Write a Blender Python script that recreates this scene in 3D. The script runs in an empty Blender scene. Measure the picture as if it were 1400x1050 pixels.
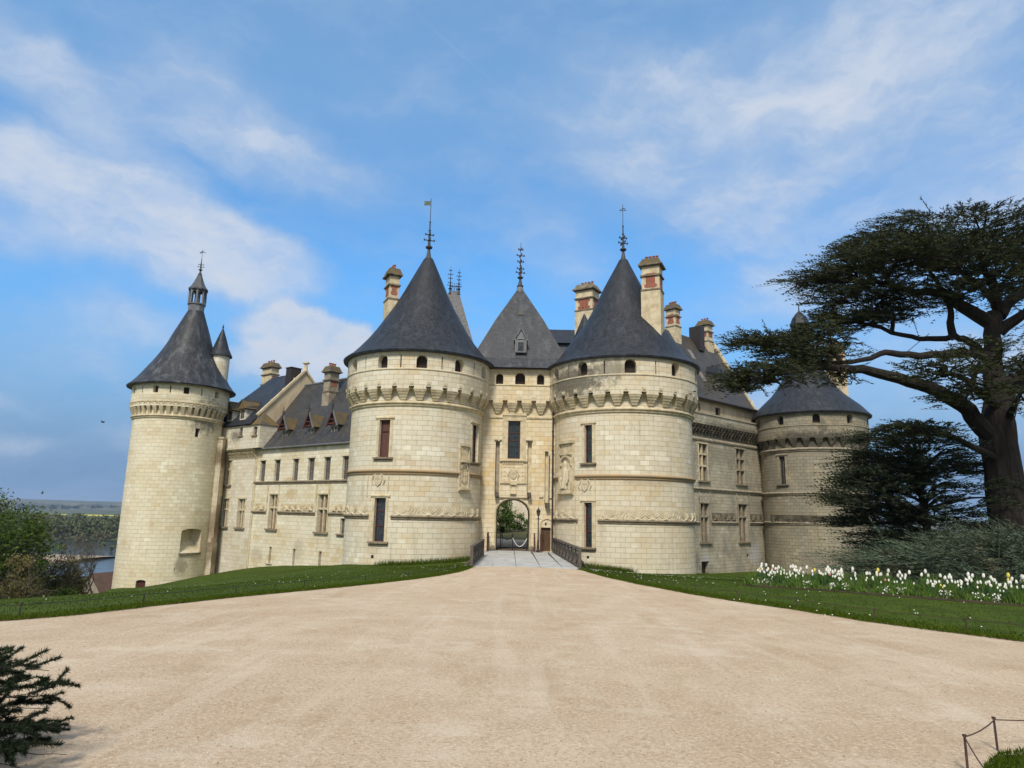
import bpy, bmesh, math, random
import numpy as np
from mathutils import Vector, Matrix
random.seed(7); RNG = np.random.default_rng(11)
SC = bpy.context.scene; COL = SC.collection
PI = math.pi; rad = math.radians; sin = math.sin; cos = math.cos

# ------------------------------------------------------------------ camera
cam_d = bpy.data.cameras.new('camera'); cam = bpy.data.objects.new('camera', cam_d); COL.objects.link(cam)
cam_d.sensor_width = 36; cam_d.lens = 930/1400*36; cam_d.clip_end = 30000; cam_d.clip_start = .1
cam.matrix_world = Matrix.Translation((0, 0, 2.9)) @ Matrix.Rotation(rad(90+10.8), 4, 'X') @ Matrix.Rotation(rad(1.15), 4, 'Z')
SC.camera = cam

# ------------------------------------------------------------------ node helpers
def nd(t, typ, ins=None, **props):
    n = t.nodes.new(typ)
    for k, v in props.items(): setattr(n, k, v)
    for k, v in (ins or {}).items():
        s = n.inputs[k]
        if isinstance(v, bpy.types.NodeSocket): t.links.new(v, s)
        else: s.default_value = v
    return n
def mth(t, op, a, b=0., c=0., clamp=False):
    return nd(t, 'ShaderNodeMath', {0: a, 1: b, 2: c}, operation=op, use_clamp=clamp).outputs[0]
def mix(t, f, a, b, mode='MIX'):
    n = nd(t, 'ShaderNodeMix', {'Factor': f}, data_type='RGBA', blend_type=mode)
    for s, v in ((n.inputs[6], a), (n.inputs[7], b)):
        if isinstance(v, bpy.types.NodeSocket): t.links.new(v, s)
        else: s.default_value = (*v, 1) if len(v) == 3 else v
    return n.outputs[2]
def ramp(t, f, lo, hi, a=0., b=1.):
    return nd(t, 'ShaderNodeMapRange', {'Value': f, 1: lo, 2: hi, 3: a, 4: b}, clamp=True, interpolation_type='SMOOTHSTEP').outputs[0]
def noise(t, vec, scale, detail=4., rough=.55, dist=0.):
    return nd(t, 'ShaderNodeTexNoise', {'Vector': vec, 'Scale': scale, 'Detail': detail, 'Roughness': rough, 'Distortion': dist}).outputs['Fac']
def vmap(t, vec, scale=(1, 1, 1), loc=(0, 0, 0), rot=(0, 0, 0)):
    return nd(t, 'ShaderNodeMapping', {'Vector': vec, 'Scale': scale, 'Location': loc, 'Rotation': rot}).outputs[0]
def new_mat(name):
    m = bpy.data.materials.new(name); m.use_nodes = True
    t = m.node_tree; t.nodes.clear()
    out = t.nodes.new('ShaderNodeOutputMaterial'); b = t.nodes.new('ShaderNodeBsdfPrincipled')
    t.links.new(b.outputs[0], out.inputs[0]); b.inputs['Roughness'].default_value = .85
    b.inputs['Specular IOR Level'].default_value = .3
    return m, t, b
def setin(t, b, k, v):
    if isinstance(v, bpy.types.NodeSocket): t.links.new(v, b.inputs[k])
    else: b.inputs[k].default_value = (*v, 1) if isinstance(v, tuple) and len(v) == 3 else v
def bump(t, b, h, strength=.5, dist=.05):
    n = nd(t, 'ShaderNodeBump', {'Height': h, 'Strength': strength, 'Distance': dist}); t.links.new(n.outputs[0], b.inputs['Normal'])

# ------------------------------------------------------------------ world: Nishita sky with thin drifting cloud
SUN_AZ, SUN_EL = 191., 47.
EXPO = .70
w = bpy.data.worlds.new('World'); SC.world = w; w.use_nodes = True
t = w.node_tree; t.nodes.clear()
sky = nd(t, 'ShaderNodeTexSky', sky_type='NISHITA', sun_disc=False, sun_elevation=rad(SUN_EL), sun_rotation=rad(SUN_AZ),
         altitude=100., air_density=1.0, dust_density=.35, ozone_density=2.2)
tc = nd(t, 'ShaderNodeTexCoord').outputs['Generated']
sx = nd(t, 'ShaderNodeSeparateXYZ', {0: tc})
AZ = mth(t, 'ARCTAN2', sx.outputs[0], sx.outputs[1]); EL = mth(t, 'ARCSINE', sx.outputs[2])
ae = nd(t, 'ShaderNodeCombineXYZ', {0: AZ, 1: EL}).outputs[0]
def dnoise(scale, amp, off):
    c = nd(t, 'ShaderNodeTexNoise', {'Vector': vmap(t, ae, loc=off), 'Scale': scale, 'Detail': 5., 'Roughness': .6}).outputs['Color']
    v = nd(t, 'ShaderNodeVectorMath', {0: c, 1: (.5, .5, .5)}, operation='SUBTRACT').outputs[0]
    return nd(t, 'ShaderNodeVectorMath', {0: v, 'Scale': amp}, operation='SCALE').outputs[0]
warp = nd(t, 'ShaderNodeVectorMath', {0: ae, 1: dnoise(4., .10, (0, 0, 0))}, operation='ADD').outputs[0]
warp = nd(t, 'ShaderNodeVectorMath', {0: warp, 1: dnoise(15., .028, (3, 1, 0))}, operation='ADD').outputs[0]
def cloud(a, e, wa, we, rot=0., soft=.9, amt=1., vec=None):
    """one cloud centred at azimuth a, elevation e (degrees), half sizes wa, we, tilted by rot"""
    p = vmap(t, nd(t, 'ShaderNodeVectorMath', {0: vec or warp, 1: (rad(a), rad(e), 0)}, operation='SUBTRACT').outputs[0], rot=(0, 0, rad(rot)))
    p = vmap(t, p, scale=(1/rad(wa), 1/rad(we), 0))
    l = nd(t, 'ShaderNodeVectorMath', {0: p}, operation='LENGTH').outputs['Value']
    return ramp(t, l, 1.0, 1.0-soft, 0., amt)
CL = [(-37, 29.5, 18, 3.2, 15, .95, .62), (-22, 28.5, 15, 4.6, 20, .95, .62), (-35, 26.5, 12, 2.6, 20, .95, .5), (-30, 25, 16, 2.2, 24, .9, .35),
      (-32, 21.0, 14, 4.6, 10, .5, .72), (-23, 19.2, 9, 3.4, 14, .5, .62), (-30, 17.4, 13, 1.8, 6, .7, .4), (-39, 18.0, 9, 2.6, 10, .8, .4), (-31, 13.6, 7, 3.0, 8, .9, .62), (-34, 10.5, 10, 2.2, 4, 1., .3),
      (-19.2, 14.2, 4.6, 2.6, 0, .4, .9), (-14.8, 13.0, 4.6, 2.4, 8, .4, .85), (-17, 11.8, 8, 2.4, 4, .6, .8), (-21, 11.5, 8, 2, 0, .9, .5), (28, 32, 26, 9, -5, 1., .85), (8, 29, 13, 5, 25, 1., .5), (20, 24, 12, 6.5, 15, 1., .6),
      (24, 17, 14, 6, 0, 1., .5), (12, 34, 14, 5, 10, 1., .5), (36, 22, 16, 9, 0, 1., .62), (4, 22, 8, 5, 30, 1., .3), (-40, 7.5, 6, 1.6, 0, .9, .6), (-37, 4.4, 6, 1.3, 0, .9, .55), (-24, 5, 12, 2.5, 0, 1., .35),
      (38, 11, 22, 6, 0, 1., .5), (20, 8, 20, 5, 0, 1., .35)]
dens = None
for c in CL:
    f = cloud(*c); dens = f if dens is None else mth(t, 'ADD', dens, mth(t, 'MULTIPLY', f, mth(t, 'SUBTRACT', 1., dens, clamp=True)))
wisp = noise(t, vmap(t, warp, scale=(2.2, 5., 1), rot=(0, 0, .35)), 3.2, 7., .6)
fine = noise(t, vmap(t, warp, scale=(1., 2., 1), rot=(0, 0, .3)), 14., 6., .62)
dens = mth(t, 'MULTIPLY', dens, ramp(t, mth(t, 'ADD', mth(t, 'MULTIPLY', wisp, .6), mth(t, 'MULTIPLY', fine, .4)), .24, .62, .78, 1.))
dens = mth(t, 'ADD', dens, ramp(t, wisp, .38, .8, 0., .34))
trail = mth(t, 'ADD', cloud(-5.5, 36.5, 10, .28, 29, 1., .09, vec=ae), cloud(15.5, 22.6, 15, .3, 34, 1., .06, vec=ae))
dens = mth(t, 'ADD', dens, trail, clamp=True)
cloud_col = mix(t, ramp(t, mth(t, 'ADD', mth(t, 'MULTIPLY', fine, .5), mth(t, 'MULTIPLY', dens, .5)), .3, .75), (2.5, 3.3, 4.6), (3.7, 4.15, 4.9))
blue = mix(t, 1., sky.outputs[0], (.55, 1.06, 1.33), 'MULTIPLY')
low = mix(t, ramp(t, EL, rad(2), rad(22), 1., 0.), blue, (1.15, 2.0, 3.35))
low = mix(t, ramp(t, EL, rad(16), rad(34), 0., .42), low, (2.0, 3.35, 5.0))
unseen_fill = mth(t, 'MAXIMUM', ramp(t, EL, rad(48), rad(66)), ramp(t, mth(t, 'ABSOLUTE', AZ), rad(58), rad(95)))  # out-of-view white cloud overhead and behind, added to warm the fill light
unseen_fill = mth(t, 'MULTIPLY', unseen_fill, ramp(t, wisp, .30, .55, .35, 1.))
seen = mix(t, mth(t, 'MULTIPLY', unseen_fill, .8), mix(t, dens, low, cloud_col), (4.6, 4.55, 4.5))
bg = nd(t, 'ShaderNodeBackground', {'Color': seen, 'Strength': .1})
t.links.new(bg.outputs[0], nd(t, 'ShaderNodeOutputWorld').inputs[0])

# ------------------------------------------------------------------ sun (thin cloud softens it)
sun_d = bpy.data.lights.new('sun', 'SUN'); sun_d.energy = 2.35; sun_d.angle = rad(11.); sun_d.color = (1., .92, .80)
sun = bpy.data.objects.new('sun', sun_d); COL.objects.link(sun)
S = Vector((sin(rad(SUN_AZ))*cos(rad(SUN_EL)), cos(rad(SUN_AZ))*cos(rad(SUN_EL)), sin(rad(SUN_EL))))
sun.rotation_euler = S.to_track_quat('Z', 'Y').to_euler()
vs = SC.view_settings; vs.view_transform = 'Standard'; vs.look = 'None'; vs.exposure = EXPO; vs.gamma = 1.; vs.use_curve_mapping = False
SC.render.engine = 'CYCLES'

# ------------------------------------------------------------------ object helpers
def tag(o, label=None, cat=None, group=None, kind=None):
    for k, v in (('label', label), ('category', cat), ('group', group), ('kind', kind)):
        if v: o[k] = v
    return o
def thing(name, label, cat, loc, group=None):
    o = bpy.data.objects.new(name, None); COL.objects.link(o); o.location = loc; o.empty_display_size = .3
    return tag(o, label, cat, group)
def origin(o):
    v = Vector((0, 0, 0))
    while o: v = v + o.location; o = o.parent
    return v
class MB:
    """collects vertices and faces (world coordinates) and links them as ONE mesh object"""
    def __init__(s): s.v = []; s.f = []; s.uv = []
    def face(s, pts, uvs=None):
        i = len(s.v); s.v += [tuple(p) for p in pts]; s.f.append(tuple(range(i, i+len(pts))))
        s.uv += uvs if uvs else [(p[0]+p[1], p[2]) for p in pts]
    def hexa(s, c):
        for q in ((0, 3, 2, 1), (4, 5, 6, 7), (0, 1, 5, 4), (1, 2, 6, 5), (2, 3, 7, 6), (3, 0, 4, 7)): s.face([c[i] for i in q])
    def box(s, c, d, rz=0., top=1.):
        co, si = cos(rz), sin(rz); P = []
        for z, k in ((-d[2]/2, 1.), (d[2]/2, top)):
            for x, y in ((-1, -1), (1, -1), (1, 1), (-1, 1)):
                X, Y = x*d[0]/2*k, y*d[1]/2*k; P.append((c[0]+X*co-Y*si, c[1]+X*si+Y*co, c[2]+z))
        s.hexa(P)
    def bar(s, a, b, wd, ht=None):
        a, b = Vector(a), Vector(b); d = (b-a).normalized(); ht = ht or wd
        u = d.cross(Vector((0, 0, 1)) if abs(d.z) < .99 else Vector((0, 1, 0))).normalized(); v = u.cross(d)
        s.hexa([p+u*x*wd/2+v*y*ht/2 for p in (a, b) for x, y in ((-1, -1), (1, -1), (1, 1), (-1, 1))])
    def tube(s, pts, radii, n=8, caps=True):
        pts = [Vector(p) for p in pts]; rings = []; u = None
        if not hasattr(radii, '__len__'): radii = [radii]*len(pts)
        for i, p in enumerate(pts):
            d = (pts[min(i+1, len(pts)-1)]-pts[max(i-1, 0)]).normalized()
            u = (u - d*u.dot(d)).normalized() if u else d.cross(Vector((0, .3, 1)) if abs(d.z) < .9 else Vector((1, .2, 0))).normalized()
            v = d.cross(u); rings.append([p+(u*cos(2*PI*k/n)+v*sin(2*PI*k/n))*radii[i] for k in range(n)])
        for a, b in zip(rings, rings[1:]):
            for k in range(n): s.face([a[k], a[(k+1) % n], b[(k+1) % n], b[k]])
        if caps: s.face(rings[0][::-1]); s.face(rings[-1])
    def lathe(s, c, prof, n=64, shear=(0, 0), a0=0., a1=360., z0=None):
        """profile [(r, z)...] turned about the vertical through c (angles measured from the camera side)"""
        z0 = prof[0][1] if z0 is None else z0; L = 0.
        for (r0, h0), (r1, h1) in zip(prof, prof[1:]):
            dl = math.hypot(r1-r0, h1-h0)
            for k in range(n):
                t0, t1 = rad(a0+(a1-a0)*k/n), rad(a0+(a1-a0)*(k+1)/n)
                P = lambda r, h, a: (c[0]+r*sin(a)+shear[0]*(h-z0), c[1]-r*cos(a)+shear[1]*(h-z0), h)
                rm = max(prof[0][0], r0)
                s.face([P(r0, h0, t0), P(r0, h0, t1), P(r1, h1, t1), P(r1, h1, t0)], [(t0*rm, L), (t1*rm, L), (t1*rm, L+dl), (t0*rm, L+dl)])
            L += dl
    def build(s, name, m, parent=None, smooth=False, loc=None):
        me = bpy.data.meshes.new(name); o0 = origin(parent) if parent else Vector(loc or (0, 0, 0))
        V = np.array(s.v, float) - np.array(o0)
        me.from_pydata(V.tolist(), [], s.f)
        uv = me.uv_layers.new(name='UVMap'); uv.data.foreach_set('uv', np.array(s.uv, np.float32).ravel())
        if smooth:
            bm = bmesh.new(); bm.from_mesh(me); bmesh.ops.remove_doubles(bm, verts=bm.verts, dist=1e-4)
            bm.to_mesh(me); bm.free(); me.polygons.foreach_set('use_smooth', [True]*len(me.polygons))
            me.set_sharp_from_angle(angle=rad(38))
        me.materials.append(m)
        o = bpy.data.objects.new(name, me); COL.objects.link(o)
        if parent: o.parent = parent
        elif loc: o.location = loc
        return o
def np_mesh(name, V, Fc, m, parent=None, loc=None, smooth=False):
    """mesh from numpy arrays (world coordinates); Fc is (n, 3) or (n, 4)"""
    me = bpy.data.meshes.new(name); o0 = np.array(origin(parent) if parent else Vector(loc or (0, 0, 0)))
    V = np.asarray(V, np.float64)-o0; k = Fc.shape[1]
    me.vertices.add(len(V)); me.vertices.foreach_set('co', V.astype(np.float32).ravel())
    me.loops.add(Fc.size); me.loops.foreach_set('vertex_index', Fc.astype(np.int32).ravel())
    me.polygons.add(len(Fc)); me.polygons.foreach_set('loop_start', np.arange(0, Fc.size, k, dtype=np.int32))
    me.polygons.foreach_set('loop_total', np.full(len(Fc), k, np.int32))
    if smooth: me.polygons.foreach_set('use_smooth', np.ones(len(Fc), bool))
    me.update(calc_edges=True); me.materials.append(m)
    o = bpy.data.objects.new(name, me); COL.objects.link(o)
    if parent: o.parent = parent
    elif loc: o.location = loc
    return o

# ------------------------------------------------------------------ wall surfaces: a cylinder (s in degrees) or an upright plane (s in metres); d goes INTO the wall
class Cyl:
    def __init__(s, c, R): s.c, s.R, s.u = c, R, R*PI/180; s.step = 2.5
    def P(s, a, z, d=0.): return Vector((s.c[0]+(s.R-d)*sin(rad(a)), s.c[1]-(s.R-d)*cos(rad(a)), z))
class Pln:
    def __init__(s, a, b):
        l = math.hypot(b[0]-a[0], b[1]-a[1]); s.a = a; s.d = ((b[0]-a[0])/l, (b[1]-a[1])/l); s.u = 1.; s.step = 1e9
        n = (-s.d[1], s.d[0]); s.n = n if n[1] > 0 else (-n[0], -n[1])
    def P(s, q, z, d=0.): return Vector((s.a[0]+s.d[0]*q+s.n[0]*d, s.a[1]+s.d[1]*q+s.n[1]*d, z))
def hx(mb, M, s0, s1, z0, z1, d0, d1, z0b=None, z1b=None):
    """block on a wall between s0..s1, z0..z1, from depth d0 (outer, may be negative) to d1"""
    n = max(1, math.ceil(abs(s1-s0)/M.step*.5)) if M.step < 1e8 else 1
    z0b = z0 if z0b is None else z0b; z1b = z1 if z1b is None else z1b
    for i in range(n):
        a, b = s0+(s1-s0)*i/n, s0+(s1-s0)*(i+1)/n
        C = [M.P(a, z0, d0), M.P(b, z0, d0), M.P(b, z0b, d1), M.P(a, z0b, d1), M.P(a, z1, d0), M.P(b, z1, d0), M.P(b, z1b, d1), M.P(a, z1b, d1)]
        for q in ((0, 3, 2, 1), (4, 5, 6, 7), (0, 1, 5, 4)) + (((1, 2, 6, 5),) if i == n-1 else ()) + (((3, 0, 4, 7),) if i == 0 else ()):
            mb.face([C[j] for j in q], [((a if j in (0, 3, 4, 7) else b)*M.u+(.3 if j in (2, 3, 6, 7) else 0), C[j].z) for j in q])
def band(mb, M, s0, s1, prof):
    """moulding with profile [(out, z)...] swept along the wall"""
    n = max(1, math.ceil(abs(s1-s0)/M.step)) if M.step < 1e8 else 1
    for i in range(n):
        a, b = s0+(s1-s0)*i/n, s0+(s1-s0)*(i+1)/n
        for (o0, h0), (o1, h1) in zip(prof, prof[1:]):
            mb.face([M.P(a, h0, -o0), M.P(b, h0, -o0), M.P(b, h1, -o1), M.P(a, h1, -o1)], [(a*M.u, h0-o0), (b*M.u, h0-o0), (b*M.u, h1+o1*.5), (a*M.u, h1+o1*.5)])
    for e in (s0, s1): mb.face([M.P(e, h, -o) for o, h in prof])
def arcpts(o, M, n=14):
    sm, a = (o['s0']+o['s1'])/2, (o['s1']-o['s0'])/2; r = o.get('rise') or a*M.u; zs = o['z1']-r
    return [(sm-a*cos(PI*i/n), zs+r*sin(PI*i/n)) for i in range(n+1)]
def wall(mb, M, s0, s1, z0, z1, ops=(), back=True):
    """a wall sheet with real openings, their reveals and backs left open"""
    cs = {s0, s1}; cz = {z0, z1}
    for o in ops: cs |= {o['s0'], o['s1']}; cz |= {o['z0'], o['z1']}
    k = s0+M.step
    while k < s1: cs.add(k); k += M.step
    cs = sorted(c for c in cs if s0 <= c <= s1); cz = sorted(c for c in cz if z0 <= c <= z1)
    def q(pts): mb.face([M.P(*p) for p in pts], [(p[0]*M.u+(p[2] if len(p) > 2 else 0), p[1]) for p in pts])
    for a, b in zip(cs, cs[1:]):
        if b-a < 1e-6: continue
        for c, d in zip(cz, cz[1:]):
            sm, zm = (a+b)/2, (c+d)/2
            if any(o['s0'] < sm < o['s1'] and o['z0'] < zm < o['z1'] for o in ops): continue
            q([(a, c), (b, c), (b, d), (a, d)])
    for o in ops:
        D = o.get('d', .32); a, b, c, d = o['s0'], o['s1'], o['z0'], o['z1']
        if o.get('arch'):
            A = arcpts(o, M); h = len(A)//2; e = A[0][1]
            for i in range(h): q([(a, d), A[i], A[i+1]])
            for i in range(h, len(A)-1): q([(b, d), A[i+1], A[i]][::-1])
            for p, r in zip(A, A[1:]): q([(*p, 0.), (*r, 0.), (*r, D), (*p, D)])
        else:
            e = d; q([(a, d, 0.), (b, d, 0.), (b, d, D), (a, d, D)])
        q([(a, c, 0.), (a, e, 0.), (a, e, D), (a, c, D)]); q([(b, c, 0.), (b, e, 0.), (b, e, D), (b, c, D)])
        if not o.get('nosill'): q([(a, c, 0.), (b, c, 0.), (b, o.get('slope', c), D), (a, o.get('slope', c), D)])
def op(s0, s1, z0, z1, **k):
    s0, s1 = min(s0, s1), max(s0, s1); return dict(s0=s0, s1=s1, z0=z0, z1=z1, **k)
# ------------------------------------------------------------------ materials
def ashlar(name, base, pale, warm, joint, dirt=.25, dirtcol=(.20, .165, .11), blots=(), bw=.72, bh=.36, jw=.0145, grey=0.):
    m, t, b = new_mat(name)
    uv = nd(t, 'ShaderNodeUVMap', uv_map='UVMap').outputs[0]; ob = nd(t, 'ShaderNodeTexCoord').outputs['Object']
    wob = nd(t, 'ShaderNodeVectorMath', {0: uv, 1: nd(t, 'ShaderNodeVectorMath', {0: nd(t, 'ShaderNodeTexNoise', {'Vector': ob, 'Scale': 2.5}).outputs['Color'], 'Scale': .012}, operation='SCALE').outputs[0]}, operation='ADD').outputs[0]
    def bk(off, js):
        return nd(t, 'ShaderNodeTexBrick', {'Vector': vmap(t, wob, loc=off), 'Color1': (0, 0, 0, 1), 'Color2': (1, 1, 1, 1), 'Mortar': (.5, .5, .5, 1), 'Scale': 1., 'Mortar Size': js, 'Mortar Smooth': .35, 'Brick Width': bw, 'Row Height': bh}, offset=.5)
    b1 = bk((0, 0, 0), jw); b2 = bk((bw*13, bh*22, 0), 0.); b3 = bk((bw*31, bh*46, 0), 0.)
    col = mix(t, mth(t, 'MULTIPLY', b2.outputs['Color'], .7), base, pale)
    n1 = noise(t, ob, .33, 3.)
    col = mix(t, mth(t, 'MULTIPLY', ramp(t, b3.outputs['Color'], .66, .9), ramp(t, n1, .4, .62)), col, warm)
    col = mix(t, mth(t, 'MULTIPLY', ramp(t, n1, .42, .7), .45), col, warm)
    col = mix(t, mth(t, 'MULTIPLY', ramp(t, b2.outputs['Color'], .55, .7), mth(t, 'MULTIPLY', ramp(t, noise(t, vmap(t, ob, loc=(7, 3, 1)), .45, 2.), .54, .64), .6)), col, tuple(min(.8, p*1.12+.02) for p in pale))
    n2 = noise(t, ob, 1.7, 6., .65)
    col = mix(t, mth(t, 'MULTIPLY', ramp(t, n2, .48, .75), .35), col, mix(t, .5, base, dirtcol))
    st = noise(t, vmap(t, ob, scale=(1.6, 1.6, .16)), 1.1, 6., .62)
    col = mix(t, mth(t, 'MULTIPLY', ramp(t, st, .53, .74), dirt), col, dirtcol)
    sp = noise(t, ob, 9., 3., .6)
    col = mix(t, mth(t, 'MULTIPLY', ramp(t, sp, .64, .78), .35+dirt*.5), col, dirtcol)
    if grey: col = mix(t, mth(t, 'MULTIPLY', ramp(t, noise(t, ob, .42, 5., .65), .40, .62), grey), col, (.20, .195, .165))
    fuzz = mth(t, 'ADD', mth(t, 'MULTIPLY', noise(t, ob, 2.2, 8., .72), 1.7), -.85)
    for (x, y, z, r, c, k) in blots:
        rv = r if hasattr(r, '__len__') else (r, r, r)
        p = vmap(t, nd(t, 'ShaderNodeVectorMath', {0: ob, 1: (x, y, z)}, operation='SUBTRACT').outputs[0], scale=(1/rv[0], 1/rv[1], 1/rv[2]))
        l = nd(t, 'ShaderNodeVectorMath', {0: p}, operation='LENGTH').outputs['Value']
        col = mix(t, ramp(t, mth(t, 'ADD', l, fuzz), 1.0, .35, 0., k), col, c)
    j = b1.outputs['Fac']
    col = mix(t, mth(t, 'MULTIPLY', j, mth(t, 'ADD', .30, mth(t, 'MULTIPLY', n2, .9))), col, joint)
    setin(t, b, 'Base Color', col)
    h = mth(t, 'ADD', mth(t, 'MULTIPLY', j, -1.), mth(t, 'ADD', mth(t, 'MULTIPLY', b2.outputs['Color'], .25), mth(t, 'MULTIPLY', n2, .5)))
    bump(t, b, h, .55, .03); return m
def plain(name, col, rough=.8, var=.25, scale=3., col2=None, metal=0., bs=.25, spec=.3, stretch=(1, 1, 1)):
    m, t, b = new_mat(name); ob = nd(t, 'ShaderNodeTexCoord').outputs['Object']
    n = noise(t, vmap(t, ob, scale=stretch), scale, 6., .62)
    c2 = col2 or tuple(c*(1-var*1.6) for c in col)
    setin(t, b, 'Base Color', mix(t, ramp(t, n, .35, .68), col, c2)); setin(t, b, 'Roughness', rough); setin(t, b, 'Metallic', metal)
    setin(t, b, 'Specular IOR Level', spec)
    if bs: bump(t, b, noise(t, vmap(t, ob, scale=stretch), scale*5, 4.), bs, .02)
    return m
CREAM, PALE, WARM, JOINT = (.61, .55, .41), (.685, .65, .53), (.59, .48, .305), (.31, .265, .185)
GRIME = (.10, .092, .072)
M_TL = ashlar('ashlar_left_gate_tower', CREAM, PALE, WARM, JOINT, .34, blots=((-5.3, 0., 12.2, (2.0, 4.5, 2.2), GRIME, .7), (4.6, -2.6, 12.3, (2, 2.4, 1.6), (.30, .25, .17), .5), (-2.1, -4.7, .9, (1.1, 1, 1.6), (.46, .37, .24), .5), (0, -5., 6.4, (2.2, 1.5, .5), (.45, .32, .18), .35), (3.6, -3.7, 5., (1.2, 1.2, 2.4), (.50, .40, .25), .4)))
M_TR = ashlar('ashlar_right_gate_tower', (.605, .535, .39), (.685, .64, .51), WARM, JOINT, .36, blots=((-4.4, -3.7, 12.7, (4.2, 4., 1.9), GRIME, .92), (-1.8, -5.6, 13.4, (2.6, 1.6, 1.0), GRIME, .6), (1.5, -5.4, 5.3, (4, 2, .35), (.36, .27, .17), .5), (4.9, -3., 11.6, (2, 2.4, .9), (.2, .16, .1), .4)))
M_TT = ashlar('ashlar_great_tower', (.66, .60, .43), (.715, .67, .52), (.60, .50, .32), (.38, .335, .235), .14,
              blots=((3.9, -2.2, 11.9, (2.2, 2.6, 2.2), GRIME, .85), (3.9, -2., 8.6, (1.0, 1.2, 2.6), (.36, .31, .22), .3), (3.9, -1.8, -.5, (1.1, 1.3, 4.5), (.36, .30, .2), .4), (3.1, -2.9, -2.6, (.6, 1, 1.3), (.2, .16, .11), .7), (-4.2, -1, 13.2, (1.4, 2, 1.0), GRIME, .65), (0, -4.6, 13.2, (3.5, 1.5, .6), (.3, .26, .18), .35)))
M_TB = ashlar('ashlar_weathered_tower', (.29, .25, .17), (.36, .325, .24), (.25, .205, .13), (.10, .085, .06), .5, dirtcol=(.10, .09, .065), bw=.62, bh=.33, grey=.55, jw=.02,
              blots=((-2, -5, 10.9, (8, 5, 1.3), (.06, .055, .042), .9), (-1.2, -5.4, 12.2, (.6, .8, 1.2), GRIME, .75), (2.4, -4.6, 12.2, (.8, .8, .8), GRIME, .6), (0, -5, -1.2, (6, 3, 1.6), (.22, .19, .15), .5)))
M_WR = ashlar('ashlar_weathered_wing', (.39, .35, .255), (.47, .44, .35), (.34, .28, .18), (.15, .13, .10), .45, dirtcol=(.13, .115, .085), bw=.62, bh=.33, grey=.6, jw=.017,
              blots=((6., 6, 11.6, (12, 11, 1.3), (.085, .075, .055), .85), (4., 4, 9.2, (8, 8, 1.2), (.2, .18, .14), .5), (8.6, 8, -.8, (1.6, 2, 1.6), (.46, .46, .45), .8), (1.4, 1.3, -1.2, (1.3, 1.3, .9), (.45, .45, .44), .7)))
M_WL = ashlar('ashlar_low_wing', (.64, .58, .43), (.72, .68, .55), (.57, .46, .27), (.36, .315, .22), .2,
              blots=((-6, 4.7, 4.3, (1.5, 1.2, .7), (.48, .36, .18), .7), (-6.2, 4.9, 5.6, (1.5, 1.2, .4), (.45, .33, .17), .6), (-4.6, 3.6, -.6, (1.2, 1, 1.2), (.42, .36, .26), .6), (-9.8, 7.7, -1.4, (2, 1.5, .9), (.42, .36, .28), .5), (-1.3, 1, 1.2, (.6, .6, 3), (.48, .42, .28), .5)))
M_PV = ashlar('ashlar_pavilion', (.60, .555, .44), (.69, .65, .55), (.54, .46, .32), (.38, .34, .26), .25,
              blots=((-2.4, 1.6, 10.2, (1.6, 1.6, 1.), GRIME, .75), (-4.3, 3, 6, (1.2, 1.2, 3), (.52, .42, .27), .5), (-4.6, 3.2, -2., (1.2, 1.2, 2), (.48, .39, .26), .5)))
M_GT = ashlar('ashlar_gatehouse', (.62, .525, .35), (.69, .625, .475), (.60, .445, .225), (.34, .27, .17), .22, bw=.66)
M_QN = ashlar('ashlar_buttress', (.50, .42, .29), (.62, .57, .45), (.20, .145, .09), (.32, .27, .18), .35, bw=.6, bh=.5, blots=((4.8, .3, 8, (1.6, 1.6, 1.4), (.16, .115, .07), .85), (4.8, .3, 1.5, (1.6, 1.6, 2.2), (.18, .13, .08), .75), (4.8, .3, -2, (1.6, 1.6, 1.2), (.16, .115, .07), .75)))
M_STONE = plain('carved_stone', (.61, .53, .36), .9, col2=(.43, .35, .22), scale=2.2, bs=.5)
M_STONEW = plain('carved_stone_pale', (.60, .53, .385), .9, col2=(.47, .40, .27), scale=2.6, bs=.4)
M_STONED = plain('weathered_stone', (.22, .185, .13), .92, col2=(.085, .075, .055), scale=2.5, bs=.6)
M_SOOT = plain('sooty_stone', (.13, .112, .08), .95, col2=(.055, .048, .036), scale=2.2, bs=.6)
M_STONEM = plain('grey_stone_trim', (.34, .295, .22), .92, col2=(.20, .17, .125), scale=2.2, bs=.5)
M_SILL = plain('mossy_sill_stone', (.26, .215, .15), .95, col2=(.15, .12, .08), scale=3., bs=.6)
M_LICH = plain('lichen_on_ledge', (.36, .24, .12), .95, col2=(.28, .225, .15), scale=1.1, bs=.5)
M_RENDER = plain('lime_render', (.60, .50, .34), .95, col2=(.44, .35, .23), scale=.8, bs=.2, stretch=(1, 1, .45))
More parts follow.
